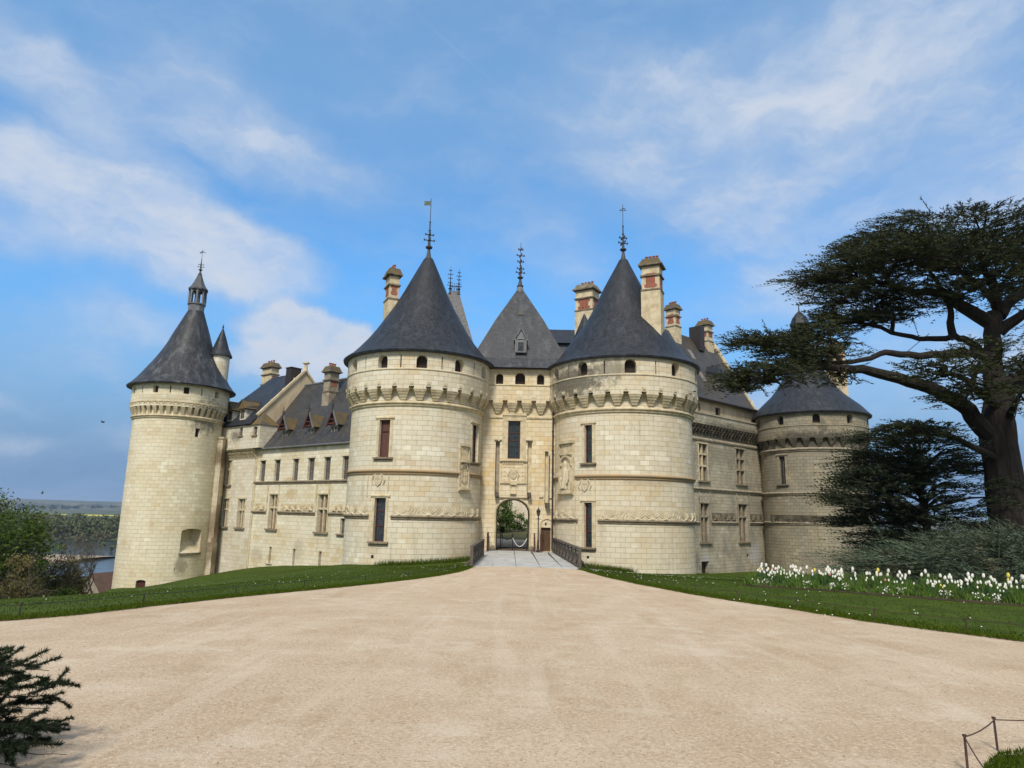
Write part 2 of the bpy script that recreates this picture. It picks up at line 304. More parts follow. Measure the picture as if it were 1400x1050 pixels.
def slate(name, c0, c1, streak, samt=.3, rough=.5, moss=0.):
    m, t, b = new_mat(name); uv = nd(t, 'ShaderNodeUVMap', uv_map='UVMap').outputs[0]; ob = nd(t, 'ShaderNodeTexCoord').outputs['Object']
    bk = nd(t, 'ShaderNodeTexBrick', {'Vector': uv, 'Color1': (0, 0, 0, 1), 'Color2': (1, 1, 1, 1), 'Mortar': (0, 0, 0, 1), 'Scale': 1., 'Mortar Size': .011, 'Mortar Smooth': .2, 'Brick Width': .24, 'Row Height': .16})
    n = noise(t, ob, .5, 5., .6)
    c = mix(t, bk.outputs['Color'], c0, c1); c = mix(t, mth(t, 'MULTIPLY', n, .6), c, c0)
    s = noise(t, vmap(t, ob, scale=(1.7, 1.7, .08)), 1.2, 7., .68)
    c = mix(t, mth(t, 'MULTIPLY', ramp(t, s, .46, .72), samt), c, streak)
    if moss: c = mix(t, mth(t, 'MULTIPLY', ramp(t, noise(t, vmap(t, ob, scale=(1, 1, .4)), .9, 7., .7), .46, .66), moss), c, (.13, .095, .04))
    c = mix(t, mth(t, 'MULTIPLY', bk.outputs['Fac'], .6), c, (.015, .015, .017))
    setin(t, b, 'Base Color', c); setin(t, b, 'Roughness', mth(t, 'ADD', rough-.1, mth(t, 'MULTIPLY', bk.outputs['Color'], .2))); setin(t, b, 'Specular IOR Level', .24)
    bump(t, b, mth(t, 'ADD', mth(t, 'MULTIPLY', bk.outputs['Color'], .5), mth(t, 'MULTIPLY', bk.outputs['Fac'], -1.)), .35, .012); return m
M_SLATE = slate('slate', (.013, .0155, .021), (.042, .049, .062), (.075, .084, .098), .38)
M_SLATET = slate('slate_streaked', (.020, .022, .027), (.052, .057, .066), (.19, .20, .215), .50)
M_SLATEG = slate('slate_weathered', (.034, .037, .044), (.075, .080, .090), (.16, .165, .175), .45)
M_SLATEL = slate('slate_pale', (.075, .078, .085), (.13, .133, .142), (.06, .055, .045), .4)
M_SLATEW = slate('slate_low_wing', (.030, .032, .036), (.070, .073, .080), (.10, .095, .075), .45, moss=.25)
M_SLATEM = slate('slate_mossy', (.045, .043, .040), (.085, .080, .072), (.12, .105, .075), .5, moss=.6)
M_TILEM = plain('lichen_stone_tiles', (.085, .078, .060), .95, col2=(.15, .10, .035), scale=1.6, bs=.6)
M_LEAD = plain('lead', (.16, .165, .175), .5, col2=(.09, .092, .1), scale=2., spec=.5)
M_FIN = plain('dark_lead', (.060, .058, .062), .55, col2=(.035, .032, .034), scale=3., spec=.4)
M_IRON = plain('dark_iron', (.022, .020, .021), .5, col2=(.04, .028, .022), scale=5., spec=.4, bs=.1)
M_RUST = plain('rusty_iron', (.075, .042, .032), .7, col2=(.045, .03, .026), scale=9., bs=.2)
M_WOODG = plain('grey_oak', (.125, .105, .088), .85, col2=(.07, .058, .048), scale=2.5, bs=.5, stretch=(4, 4, 1))
M_WOODB = plain('brown_oak_door', (.115, .066, .035), .75, col2=(.065, .036, .02), scale=3., bs=.4, stretch=(5, 5, .6))
M_SHUT = plain('dark_boarding', (.040, .027, .021), .8, col2=(.022, .016, .013), scale=3., bs=.3, stretch=(5, 5, .5))
M_RED = plain('oxblood_paint', (.095, .026, .022), .6, col2=(.055, .02, .018), scale=4., bs=.15)
M_REDB = plain('brown_shutter', (.115, .052, .038), .7, col2=(.07, .034, .026), scale=2.5, bs=.2, stretch=(4, 4, .6))
M_FRAME = plain('grey_window_frame', (.23, .21, .19), .7, col2=(.14, .12, .105), scale=3., bs=.15)
M_BRICK = ashlar('red_brick', (.30, .085, .05), (.36, .12, .075), (.22, .07, .045), (.36, .26, .2), .15, bw=.22, bh=.075, jw=.008)
M_POT = plain('terracotta', (.33, .10, .06), .85, col2=(.2, .08, .05), scale=4.)
M_BEIGE = plain('beige_boarding', (.22, .165, .11), .8, col2=(.13, .095, .065), scale=2.5, bs=.2, stretch=(4, 4, .5))
M_BLACK = plain('black_paint', (.012, .012, .014), .5, var=.1, bs=0)
M_WHITE = plain('white_plastic', (.7, .7, .68), .5, var=.1, bs=0)
def glass_mat(name, lat=.13, tint=(.014, .018, .022)):
    m, t, b = new_mat(name); uv = nd(t, 'ShaderNodeUVMap', uv_map='UVMap').outputs[0]
    bk = nd(t, 'ShaderNodeTexBrick', {'Vector': uv, 'Color1': (0, 0, 0, 1), 'Color2': (1, 1, 1, 1), 'Mortar': (0, 0, 0, 1), 'Scale': 1., 'Mortar Size': .010, 'Brick Width': lat, 'Row Height': lat*1.25}, offset=0.)
    c = mix(t, bk.outputs['Color'], tint, tuple(k*2.6 for k in tint)); c = mix(t, bk.outputs['Fac'], c, (.03, .03, .03))
    setin(t, b, 'Base Color', c); setin(t, b, 'Roughness', mth(t, 'ADD', .06, mth(t, 'MULTIPLY', bk.outputs['Fac'], .4))); setin(t, b, 'Specular IOR Level', .5)
    bump(t, b, mth(t, 'ADD', mth(t, 'MULTIPLY', noise(t, uv, 5.), .5), bk.outputs['Color']), .10, .02); return m
M_GLASS = glass_mat('leaded_glass'); M_GLASSP = glass_mat('pale_curtained_glass', .24, (.055, .052, .05)); M_GLASSG = glass_mat('stained_glass', .2, (.008, .014, .015))
# ------------------------------------------------------------------ castle pieces
def shutter(M, o, parent, m, name='shutter', d=None, uvs=1.):
    """the closing panel at the back of an opening"""
    mb = MB(); D = (d if d is not None else o.get('d', .32)-.01); a, b, c, e = o['s0'], o['s1'], o['z0'], o['z1']
    if o.get('arch'):
        A = arcpts(o, M); P = [(a, c)] + A + [(b, c)]
        for p, q in zip(A, A[1:]): mb.face([M.P(p[0], c, D), M.P(q[0], c, D), M.P(*q, D), M.P(*p, D)], [(p[0]*M.u, c), (q[0]*M.u, c), (q[0]*M.u, q[1]), (p[0]*M.u, p[1])])
    else:
        mb.face([M.P(a, c, D), M.P(b, c, D), M.P(b, e, D), M.P(a, e, D)], [(a*M.u, c), (b*M.u, c), (b*M.u, e), (a*M.u, e)])
    return mb.build(name, m, parent)
def casement(M, o, parent, mf, mg, bars=(.36, .68), vbar=False, fw=.07, d0=.2, hood=True, sill=True, mstone=None, sillm=None, msill=None, vb=1, fd=.07):
    """window: frame with its cross bars; pane, hood moulding and sill are its sub-parts"""
    a, b, c, e = o['s0'], o['s1'], o['z0'], o['z1']; k = fw/M.u; mb = MB()
    hx(mb, M, a, a+k, c, e, d0, d0+fd); hx(mb, M, b-k, b, c, e, d0, d0+fd)
    hx(mb, M, a+k, b-k, c, c+fw, d0, d0+fd); hx(mb, M, a+k, b-k, e-fw, e, d0, d0+fd)
    for f in bars: z = c+(e-c)*f; hx(mb, M, a+k, b-k, z-fw*.5, z+fw*.5, d0+.004, d0+fd)
    if vbar:
        for i in range(vb): sm = a+(b-a)*(i+1)/(vb+1); hx(mb, M, sm-k*.5, sm+k*.5, c+fw, e-fw, d0-.004, d0+fd-.004)
    wnd = mb.build('window', mf, parent)
    shutter(M, o, wnd, mg, 'pane', d0+fd*.7)
    mst = mstone or M_STONE
    if hood:
        mb = MB(); q = .16/M.u
        hx(mb, M, a-2*q, b+2*q, e+.10, e+.20, -.11, .0, e+.10, e+.24); hx(mb, M, a-q*1.2, b+q*1.2, e, e+.10, -.05, .0)
        for s0, s1 in ((a-q*1.2, a), (b, b+q*1.2)): hx(mb, M, s0, s1, c, e, -.035, .0)
        mb.build('surround', mst, wnd)
    if sill:
        mb = MB(); q = .34/M.u
        hx(mb, M, a-q, b+q, c-.12, c, -.2, d0, c-.12, c+.02); hx(mb, M, a-q*.8, b+q*.8, c-.24, c-.12, -.10, .0)
        mb.build('sill', msill or M_SILL, wnd)
    return wnd
def corbel(M, parent, s, zt, zb, w0, w1, d0, d1, m, tiers=4, name='corbel'):
    mb = MB(); h = (zt-zb)/tiers
    for i in range(tiers):
        f0, f1 = i/tiers, (i+1)/tiers; wa, wb = w0+(w1-w0)*f0, w0+(w1-w0)*(f0*.45+f1*.55); da, db = d0+(d1-d0)*f0, d0+(d1-d0)*(f0*.5+f1*.5)
        z1, z0 = zt-h*i, zt-h*(i+1); wa /= 2*M.u; wb /= 2*M.u
        C = [M.P(s-wb, z0, -db), M.P(s+wb, z0, -db), M.P(s+wb, z0, .05), M.P(s-wb, z0, .05), M.P(s-wa, z1-h*.25, -da), M.P(s+wa, z1-h*.25, -da), M.P(s+wa, z1-h*.25, .05), M.P(s-wa, z1-h*.25, .05)]
        mb.hexa(C)
        C2 = C[4:] + [M.P(s-wa, z1, -da), M.P(s+wa, z1, -da), M.P(s+wa, z1, .05), M.P(s-wa, z1, .05)]
        mb.hexa([M.P(s-wa*1.06, z1-h*.24, -da-.02), M.P(s+wa*1.06, z1-h*.24, -da-.02), M.P(s+wa*1.06, z1-h*.24, .05), M.P(s-wa*1.06, z1-h*.24, .05), M.P(s-wa*1.06, z1-.002, -da-.02), M.P(s+wa*1.06, z1-.002, -da-.02), M.P(s+wa*1.06, z1-.002, .05), M.P(s-wa*1.06, z1-.002, .05)])
    return mb.build(name, m, parent)
def ornament(mb, M, s, z0, z1, kind, w):
    """carved frieze panel: interlaced letters C, or a burning mount"""
    zc, h = (z0+z1)/2, (z1-z0); u = M.u
    if kind == 0:
        for sg in (-1, 1):
            pts = []
            for i in range(11):
                a = rad(40+280*i/10); pts.append(M.P(s+sg*(.10-.27*w*cos(a)*-1)/u*-1, zc+.36*h*sin(a), -.025))
            mb.tube(pts, .042, 5)
    elif kind == 1:
        for k in range(7):
            a = rad(-66+22*k); pts = [M.P(s+(r*w*.42*sin(a)*1.3+.02*math.sin(9*r+k))/u, z0+.10*h+r*h*.78*cos(a*.8), -.025) for r in (.15, .5, .8, 1.)]
            mb.tube(pts, [.06, .05, .042, .018], 5)
        mb.tube([M.P(s-.32*w/u, z0+.08*h, -.05), M.P(s, z0+.2*h, -.07), M.P(s+.32*w/u, z0+.08*h, -.05)], .07, 5)
    else:
        for k in range(4):
            x = s+(-.3+.2*k)*w/u; pts = [M.P(x+.07*w*sin(q*2.2+k)/u, z0+h*(.1+.2*q), -.02) for q in range(5)]
            mb.tube(pts, [.045, .04, .045, .035, .025], 5)
def frieze(M, parent, s0, s1, z0=2.56, z1=3.34, m=None, pitch=1.05):
    mb = MB(); n = max(1, round(abs(s1-s0)*M.u/pitch))
    for i in range(n): ornament(mb, M, s0+(s1-s0)*(i+.5)/n, z0, z1, (i*2 + (i//3)) % 3 if i % 2 else 1, abs(s1-s0)*M.u/n)
    hx(mb, M, min(s0, s1), max(s0, s1), z0, z1, -.018, .02)
    return mb.build('frieze', m or M_STONEW, parent)
STR = [(0., -.26), (.07, -.22), (.09, -.10), (.17, -.04), (.18, .02), (.04, .10), (0., .12)]
def string(M, parent, s0, s1, z, m, k=1., name='string_course'):
    mb = MB(); band(mb, M, s0, s1, [(o*k, z+h*k) for o, h in STR]); return mb.build(name, m, parent)
def shield(M, parent, s, z, h, m, name='coat_of_arms'):
    mb = MB(); w = h*.4/M.u
    out = [(-1, .5), (1, .5), (1, 0.), (.75, -.3), (0, -.55), (-.75, -.3), (-1, 0.)]
    F = [M.P(s+x*w, z+y*h, -.09) for x, y in out]; B = [M.P(s+x*w*1.12, z+y*h*1.08, .02) for x, y in out]
    mb.face(F)
    for i in range(7): j = (i+1) % 7; mb.face([F[i], B[i], B[j], F[j]])
    mb.tube([M.P(s, z+.4*h, -.1), M.P(s, z-.35*h, -.1)], .03, 4); mb.tube([M.P(s-.7*w, z+.15*h, -.1), M.P(s+.7*w, z+.15*h, -.1)], .025, 4)
    for sg in (-1, 1):
        mb.tube([M.P(s+sg*w*1.35, z-.4*h, -.04), M.P(s+sg*w*1.75, z, -.06), M.P(s+sg*w*1.3, z+.45*h, -.04), M.P(s+sg*w*.4, z+.7*h, -.05)], [.03, .06, .05, .03], 5)
    return mb.build(name, m, parent)
def finial(parent, c, z0, z1, m, vane=None, k=1.):
    """turned lead finial: cone foot, ball, crossed collars and a thin rod; the vane is a sub-part"""
    H = z1-z0; mb = MB(); zz = lambda f: z0+H*f
    mb.lathe(c, [(.34*k, zz(0)), (.20*k, zz(.05)), (.13*k, zz(.13)), (.11*k, zz(.17)), (.27*k, zz(.185)), (.30*k, zz(.205)), (.12*k, zz(.225)), (.10*k, zz(.30)), (.17*k, zz(.31)), (.09*k, zz(.325)), (.09*k, zz(.39)), (.15*k, zz(.40)), (.08*k, zz(.415)), (.07*k, zz(.46)), (.12*k, zz(.47)), (.06*k, zz(.485)), (.055*k, zz(.60)), (.09*k, zz(.61)), (.03*k, zz(.63)), (.025*k, zz(1.))], 12)
    for f, r in ((.31, .42), (.40, .33)) + (() if vane else ((.56, .30), (.70, .36), (.84, .22))):
        for a in range(4):
            ex, ey = cos(a*PI/2+.3), sin(a*PI/2+.3); mb.bar((c[0], c[1], zz(f)), (c[0]+ex*r*k, c[1]+ey*r*k, zz(f)+.02), .07*k); mb.box((c[0]+ex*r*k, c[1]+ey*r*k, zz(f)+.03), (.10*k, .10*k, .16*k), .3)
    f = mb.build('finial', m, parent)
    if vane == 'flag':
        mb = MB(); x, y, z = c[0]-.30, c[1], zz(.92)
        P = [(-.30, .22), (-.17, .17), (0, .21), (.17, .17), (.28, .2), (.24, 0), (.28, -.2), (.1, -.16), (-.1, -.2), (-.30, -.16), (-.22, .02)]
        mb.face([(x+p, y-.015, z+q) for p, q in P]); mb.face([(x+p, y+.015, z+q) for p, q in P][::-1])
        for i in range(len(P)): j = (i+1) % len(P); mb.face([(x+P[i][0], y-.015, z+P[i][1]), (x+P[j][0], y-.015, z+P[j][1]), (x+P[j][0], y+.015, z+P[j][1]), (x+P[i][0], y+.015, z+P[i][1])])
        mb.build('vane', plain('green_copper', (.06, .10, .065), .6, col2=(.12, .13, .05)), f)
    elif vane:
        mb = MB(); z = zz(.9)
        mb.bar((c[0]-.3, c[1], z), (c[0]+.32, c[1]+.05, z), .045); mb.bar((c[0]-.22, c[1], z-.12), (c[0]-.02, c[1], z+.16), .10, .03); mb.bar((c[0]+.02, c[1], z+.18), (c[0]+.2, c[1], z+.10), .09, .03)
        mb.build('vane', M_IRON, f)
    return f
def chimney(parent, x, y, z0, z1, wx, wy, rz, brick=None, m=None, pots=4, capm=None, name='chimney'):
    """stone stack with brick panels, two cornices, a sloping cap and pots; rz turns the stack"""
    ax, ay = Vector((cos(rz), sin(rz), 0)), Vector((-sin(rz), cos(rz), 0)); H = z1-z0
    mb = MB(); zs = z1-.9
    def slab(za, zb, k, top=1.): mb.box((x, y, (za+zb)/2), (wx+2*k, wy+2*k, zb-za), rz, top)
    slab(z0, zs-1.9, .06); slab(zs-1.9, zs-.75, 0.); slab(zs-.70, zs, 0.)
    ch = mb.build(name, m or M_STONE, parent)
    for sl_ in (((zs-1.99, zs-1.86, .10),), ((zs-.80, zs-.68, .12),), ((zs, zs+.08, .10), (zs+.08, zs+.2, .24))):
        mb = MB()
        for za, zb, k in sl_: mb.box((x, y, (za+zb)/2), (wx+2*k, wy+2*k, zb-za), rz)
        mb.build('cornice', M_STONED, ch)
    mb = MB(); mb.box((x, y, zs+.45), (wx+.38, wy+.38, .5), rz, .72); mb.build('cap', capm or M_TILEM, ch)
    b = brick or (zs-1.75, zs-.9)
    for ax_, wd, n_ in ((ay*-1, wx, ax), (ax*-1, wy, ay), (ax, wy, ay)):
        half = (wx if ax_ is not ay*-1 and abs(ax_.dot(ax)) > .5 else wy)/2+.012; mb = MB(); c = Vector((x, y, 0))+ax_*half
        w_ = wd*.26
        mb.hexa([c+n_*sx*w_+ax_*dx+Vector((0, 0, z)) for z in b for sx, dx in ((-1, 0), (1, 0), (1, -.05), (-1, -.05))]); 
        for zz_ in (b[0]+.05, b[1]-.3): mb.hexa([c+n_*sx*w_*1.35+ax_*(dx-.004)+Vector((0, 0, z)) for z in (zz_, zz_+.25) for sx, dx in ((-1, 0), (1, 0), (1, -.05), (-1, -.05))])
        mb.build('brick_panel', M_BRICK, ch)
    for i in range(pots):
        L = ax if wx >= wy else ay; q = Vector((x, y, 0))+L*((i+.5)/pots-.5)*max(wx, wy)*.8
        mb = MB(); mb.lathe(q, [(.12, zs+.6), (.10, zs+.95), (.13, zs+1.0), (.13, zs+1.05), (.08, zs+1.05), (.07, zs+.7)], 8); mb.build('chimney_pot', M_POT, ch)
    return ch
def pipe(parent, pts, r=.06, m=None):
    mb = MB(); mb.tube(pts, r, 8)
    a, b = Vector(pts[0]), Vector(pts[-1])
    for k in range(1, 7): p = a.lerp(b, k/7); mb.box(p, (r*3, r*3, .07))
    return mb.build('downpipe', m or M_IRON, parent)

def tower(c, R, over, label, mw, prof, shear, ops, pops, slits, corb, ring_z, name='round_tower', pz=(11.6, 14.42), corbm=None, zb=-6., ringm=None, crest=True, pm=None, cspec=(.85, .30, .5, .08), zc=(11.6, 10.82), roofm=None):
    t = thing(name, label, 'tower', (*c, 0)); M = Cyl(c, R); Q = Cyl(c, R+over)
    mb = MB(); wall(mb, M, -180, 180, zb, pz[0]+.3, ops); mb.build('wall', mw, t)
    mb = MB()
    so = [op(s-.05/Q.u, s+.05/Q.u, 13.1, 14.05, d=.35) for s in slits] if crest else [op(s-.06/Q.u, s+.06/Q.u, 13.9, 14.6, d=.35) for s in slits]
    gw_ = .19/Q.u; gaps = [op(a+(b-a)/2-gw_, a+(b-a)/2+gw_, pz[0]-.001, pz[0]+.17, d=over-.06, nosill=True) for a, b in zip(corb, corb[1:])] if crest else []
    wall(mb, Q, -180, 180, pz[0], pz[1], list(pops)+so+gaps)
    mb.lathe(c, [(R-.1, pz[0]), (R+over, pz[0])], 96)
    par = mb.build('parapet', pm or mw, t)
    for o in pops: shutter(Q, o, par, M_SHUT)
    for o in so: shutter(Q, o, par, M_BLACK, 'loophole')
    for o in gaps:
        sm = (o['s0']+o['s1'])/2; mb = MB(); hx(mb, Q, sm-.15/Q.u, sm+.15/Q.u, 11.86, 12.12, -.03, 0); hx(mb, Q, sm-.08/Q.u, sm+.08/Q.u, 11.92, 12.06, -.06, -.03); mb.build('carved_badge', M_STONEW, par)
    if crest:
        mb = MB(); band(mb, Q, -180, 180, [(0, 12.94), (.05, 12.97), (.06, 13.03), (0, 13.07)]); mb.build('string_course', M_STONEW, t)
    mb = MB(); k = over
    mb.lathe(c, [(R, ring_z-.24), (R+.10, ring_z-.18), (R+.12, ring_z-.05), (R+.22, ring_z), (R+.22, ring_z+.08), (R+.10, ring_z+.16), (R, ring_z+.2)], 96); mb.build('ring_moulding', ringm or M_STONE, t, smooth=True)
    for s in corb: corbel(M, t, s, zc[0], zc[1], *cspec, corbm or M_STONE)
    mb = MB(); mb.lathe(c, prof, 96, shear); roof = mb.build('roof', roofm or M_SLATE, t, smooth=True)
    return t, M, Q, roof

# ================================================================== the two gate towers
LC, RC, TC, BC = (-7.43, 53.5), (8.91, 54.2), (-34.5, 70.3), (32.85, 74.1)
GPROF = [(5.35, 14.30), (5.95, 14.28), (6.0, 14.42), (5.85, 14.55), (5.45, 14.86), (5.0, 15.35), (4.32, 16.18), (3.68, 17.1), (3.05, 18.15), (2.42, 19.2), (1.84, 20.35), (1.38, 21.35), (.95, 22.28), (.42, 23.4), (.36, 23.5)]
def arch_ops(M, angs, w, z0, z1, d=.45): return [op(a-w/2/M.u, a+w/2/M.u, z0, z1, arch=True, d=d) for a in angs]
ML, MLQ = Cyl(LC, 5.1), Cyl(LC, 5.6)
l1, l2, l3 = op(-23.8, -14.2, 6.68, 9.38, d=.4), op(-24.3, -14.4, .80, 3.82, d=.4), op(62.5, 74.5, 6.65, 9.5, d=.4)
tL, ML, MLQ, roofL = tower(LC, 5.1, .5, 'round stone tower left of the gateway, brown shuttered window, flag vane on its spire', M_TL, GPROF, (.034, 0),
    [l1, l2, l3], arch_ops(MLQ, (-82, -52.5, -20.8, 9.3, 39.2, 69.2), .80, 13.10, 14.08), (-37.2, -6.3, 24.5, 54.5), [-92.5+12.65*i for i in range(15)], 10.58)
wl = casement(ML, l1, tL, M_RED, M_REDB, bars=(.70,), msill=M_SILL)
casement(ML, l2, tL, M_RED, M_GLASS, bars=(.36, .70)); casement(ML, l3, tL, M_RED, M_GLASS)
for a, b, m in ((-100, 45.3, M_LICH), (57.5, 100, M_LICH)): string(ML, tL, a, b, 5.72, m)
string(ML, tL, -100, -29.5, 2.56, M_SILL, .9); string(ML, tL, -9.5, 100, 2.56, M_SILL, .9)
frieze(ML, tL, -82, -30.5); frieze(ML, tL, -8.5, 82)
for s in (-32.4, -13.2): mb = MB(); hx(mb, ML, s-.4, s+.4, 3.9, 5.45, -.05, .0); mb.build('pilaster_strip', M_STONE, tL)
shield(ML, tL, -22.2, 5.05, .75, M_STONEW)
mb = MB()   # carved niche
hx(mb, ML, 45.5, 58.5, 4.55, 4.72, -.3, 0, 4.40, 4.72); hx(mb, ML, 47, 57, 6.55, 6.75, -.25, 0); hx(mb, ML, 47.6, 56.4, 7.72, 7.86, -.2, 0)
for s in (46.3, 57.8): hx(mb, ML, s-.6, s+.6, 4.7, 7.9, -.10, 0, 4.7, 7.9)
hx(mb, ML, 48.5, 55.5, 6.75, 7.7, -.06, 0)
o = op(48.2, 55.8, 4.8, 6.4, arch=True)
for p, q in zip(arcpts(o, ML), arcpts(o, ML)[1:]): mb.bar(ML.P(*p, -.06), ML.P(*q, -.06), .12)
nich = mb.build('niche', M_STONE, tL); shield(ML, nich, 52, 5.45, .8, M_STONE)
finial(roofL, (LC[0]+.033*9.1, LC[1]), 23.45, 28.9, M_FIN, 'flag', 1.0)
mb = MB(); hx(mb, ML, -25, -22.6, -.32, -.12, -.01, .1); mb.build('drain_hole', M_BLACK, tL)
chimney(tL, -9.95, 53.2, 15.6, 22.55, .78, 1.25, rad(26), brick=(20.05, 20.95), pots=3)

MR, MRQ = Cyl(RC, 5.4), Cyl(RC, 5.9)
r1, r2 = op(-40.0, -33.2, 6.66, 9.45, d=.4), op(-40.3, -33.5, .64, 3.80, d=.4)
RPROF = [(r*1.03, z) for r, z in GPROF[:6]] + [(4.62, 16.18), (3.95, 17.1), (3.2, 18.15), (2.62, 19.2), (2.1, 20.35), (1.6, 21.5), (1.1, 22.5), (.62, 23.45), (.36, 24.0)]
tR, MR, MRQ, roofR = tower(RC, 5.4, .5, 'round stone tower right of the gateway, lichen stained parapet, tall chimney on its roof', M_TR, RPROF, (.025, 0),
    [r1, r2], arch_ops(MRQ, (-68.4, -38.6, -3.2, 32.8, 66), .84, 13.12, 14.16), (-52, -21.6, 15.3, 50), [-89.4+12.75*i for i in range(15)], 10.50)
for o in (r1, r2): casement(MR, o, tR, M_RED, M_GLASSG)
string(MR, tR, -49, 100, 5.70, M_LICH); string(MR, tR, -100, -72, 5.70, M_LICH); string(MR, tR, -100, -46.5, 2.55, M_SILL, .9); string(MR, tR, -28.5, 100, 2.55, M_SILL, .9)
frieze(MR, tR, -82, -47.5); frieze(MR, tR, -27, 86)
for s in (-48.8, -30.9): mb = MB(); hx(mb, MR, s-.45, s+.45, .5, 5.45, -.06, .0); mb.build('pilaster_strip', M_STONE, tR)
shield(MR, tR, -39.6, 5.02, .75, M_STONEW)
# carved saint in an arched niche, left flank
mb = MB()
for s in (-70, -51.2): hx(mb, MR, s-.9, s+.9, 4.7, 8.3, -.12, 0)
hx(mb, MR, -71, -50, 8.2, 8.42, -.22, 0); hx(mb, MR, -69.5, -51.5, 7.35, 7.5, -.15, 0); hx(mb, MR, -71, -50.5, 4.45, 4.75, -.3, 0, 4.3, 4.75); hx(mb, MR, -68.8, -52.2, 7.5, 8.15, -.05, 0)
o = op(-68, -53, 4.8, 7.25, arch=True); A = arcpts(o, MR)
for p, q in zip(A, A[1:]): mb.bar(MR.P(*p, -.08), MR.P(*q, -.08), .14)
nich = mb.build('niche', M_STONE, tR)
mb = MB(); fc = [(-60.5, 4.8, .30), (-60.5, 5.2, .33), (-60.2, 5.7, .25), (-60., 6.1, .27), (-60.2, 6.4, .16), (-60.2, 6.52, .14), (-60.2, 6.72, .17), (-60.2, 6.9, .06)]
mb.tube([MR.P(s, z, -.10) for s, z, r in fc], [r for s, z, r in fc], 9)
mb.tube([MR.P(-63, 6.15, -.16), MR.P(-64.6, 5.7, -.2), MR.P(-62.5, 5.45, -.3)], [.1, .085, .06], 6); mb.tube([MR.P(-57.2, 6.15, -.16), MR.P(-55.8, 5.6, -.2), MR.P(-56.5, 5.2, -.25)], [.1, .085, .06], 6)
for k in range(3): mb.tube([MR.P(-62.5+2*k, 5.4, -.33), MR.P(-62.8+2.2*k, 4.85, -.38)], [.03, .06], 5)
mb.tube([MR.P(-66.3, 4.8, -.1), MR.P(-66, 5.5, -.14), MR.P(-65.4, 5.9, -.1)], [.14, .16, .08], 6); mb.tube([MR.P(-54.6, 4.8, -.1), MR.P(-54.4, 5.3, -.14)], [.14, .1], 6)
mb.build('saint_relief', M_STONEW, nich, smooth=True)
finial(roofR, (RC[0]+.025*9.6, RC[1]), 23.95, 29.05, M_FIN, 'arrow', .95)
mb = MB(); hx(mb, MR, -38, -36, -.12, .06, -.01, .1); mb.build('drain_hole', M_BLACK, tR)
chimney(tR, 10.98, 51.55, 15.6, 23.2, 1.40, 1.25, rad(-24), brick=(20.55, 21.75), pots=4)

# ================================================================== the great tower on the left
MT, MTQ = Cyl(TC, 4.25), Cyl(TC, 4.6)
t1, t2 = op(47.3, 53.6, 9.78, 10.64, d=.5), op(43.6, 72.5, -1.45, .86, d=1.2, arch=True, rise=.28, slope=-.2)
t3, t4 = op(-3.9, 8.2, -4.9, -3.86, d=.25, arch=True, rise=.16), op(39.6, 40.6, -3.1, -2.75, d=.2)
TPROF = [(4.6, 14.86), (5.15, 14.80), (5.2, 14.92), (4.9, 15.2), (4.45, 15.75), (3.98, 16.5), (3.3, 17.6), (2.75, 18.6), (2.28, 19.6), (1.74, 21.1), (1.15, 22.6), (.80, 23.5)]
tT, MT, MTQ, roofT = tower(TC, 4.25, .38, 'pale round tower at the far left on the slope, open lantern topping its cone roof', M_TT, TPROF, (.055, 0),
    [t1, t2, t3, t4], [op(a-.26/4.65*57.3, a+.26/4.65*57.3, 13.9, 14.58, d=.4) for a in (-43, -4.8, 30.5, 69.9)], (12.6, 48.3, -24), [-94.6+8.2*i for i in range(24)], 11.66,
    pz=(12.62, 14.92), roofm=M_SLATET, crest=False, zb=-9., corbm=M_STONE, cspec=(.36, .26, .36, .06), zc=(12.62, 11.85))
mb = MB(); s0 = -96
for i in range(24):
    s = -94.6+8.2*i; o = op(s+1.9, s+6.3, 12.5, 12.98, arch=True)
    for p, q in zip(arcpts(o, MTQ, 8), arcpts(o, MTQ, 8)[1:]): mb.bar(MTQ.P(*p, -.02), MTQ.P(*q, -.02), .07)
band(mb, MTQ, -100, 100, [(0, 13.0), (.06, 13.03), (.06, 13.1), (0, 13.13)])
mb.build('arch_moulding', M_STONE, tT)
shutter(MT, t1, tT, M_BLACK, 'loophole', .4); shutter(MT, t4, tT, M_BLACK, 'loophole', .15)
shutter(MT, t2, tT, M_STONEW, 'embrasure_back', 1.18)
mb = MB(); hx(mb, MT, 42.8, 73.3, -1.62, -1.45, -.12, .2); mb.build('embrasure_sill', M_STONED, tT)
shutter(MT, t3, tT, M_RED, 'door', .22)
LX = TC[0]+.055*8.6
mb = MB(); mb.lathe((LX, TC[1]), [(.80, 23.3), (.84, 23.5), (.84, 24.15), (.95, 24.2), (.95, 24.3), (.80, 24.32)], 8); lant = mb.build('lantern', M_LEAD, roofT)
mb = MB()
for k in range(8):
    a = rad(45*k+22); x, y = LX+.80*sin(a), TC[1]-.80*cos(a); mb.bar((x, y, 24.3), (x, y, 25.85), .16)
    b = a+rad(45); x2, y2 = LX+.80*sin(b), TC[1]-.80*cos(b); mb.bar((x, y, 25.45), ((x+x2)/2, (y+y2)/2, 25.8), .09); mb.bar((x2, y2, 25.45), ((x+x2)/2, (y+y2)/2, 25.8), .09)
mb.lathe((LX, TC[1]), [(.3, 24.3), (.3, 25.8)], 8); mb.build('lantern_column', M_LEAD, roofT)
mb = MB(); mb.lathe((LX, TC[1]), [(.70, 25.78), (1.02, 25.82), (1.04, 25.95), (.78, 26.25), (.55, 26.7), (.33, 27.3), (.16, 27.75)], 8); mb.build('lantern_roof', M_SLATEL, roofT)
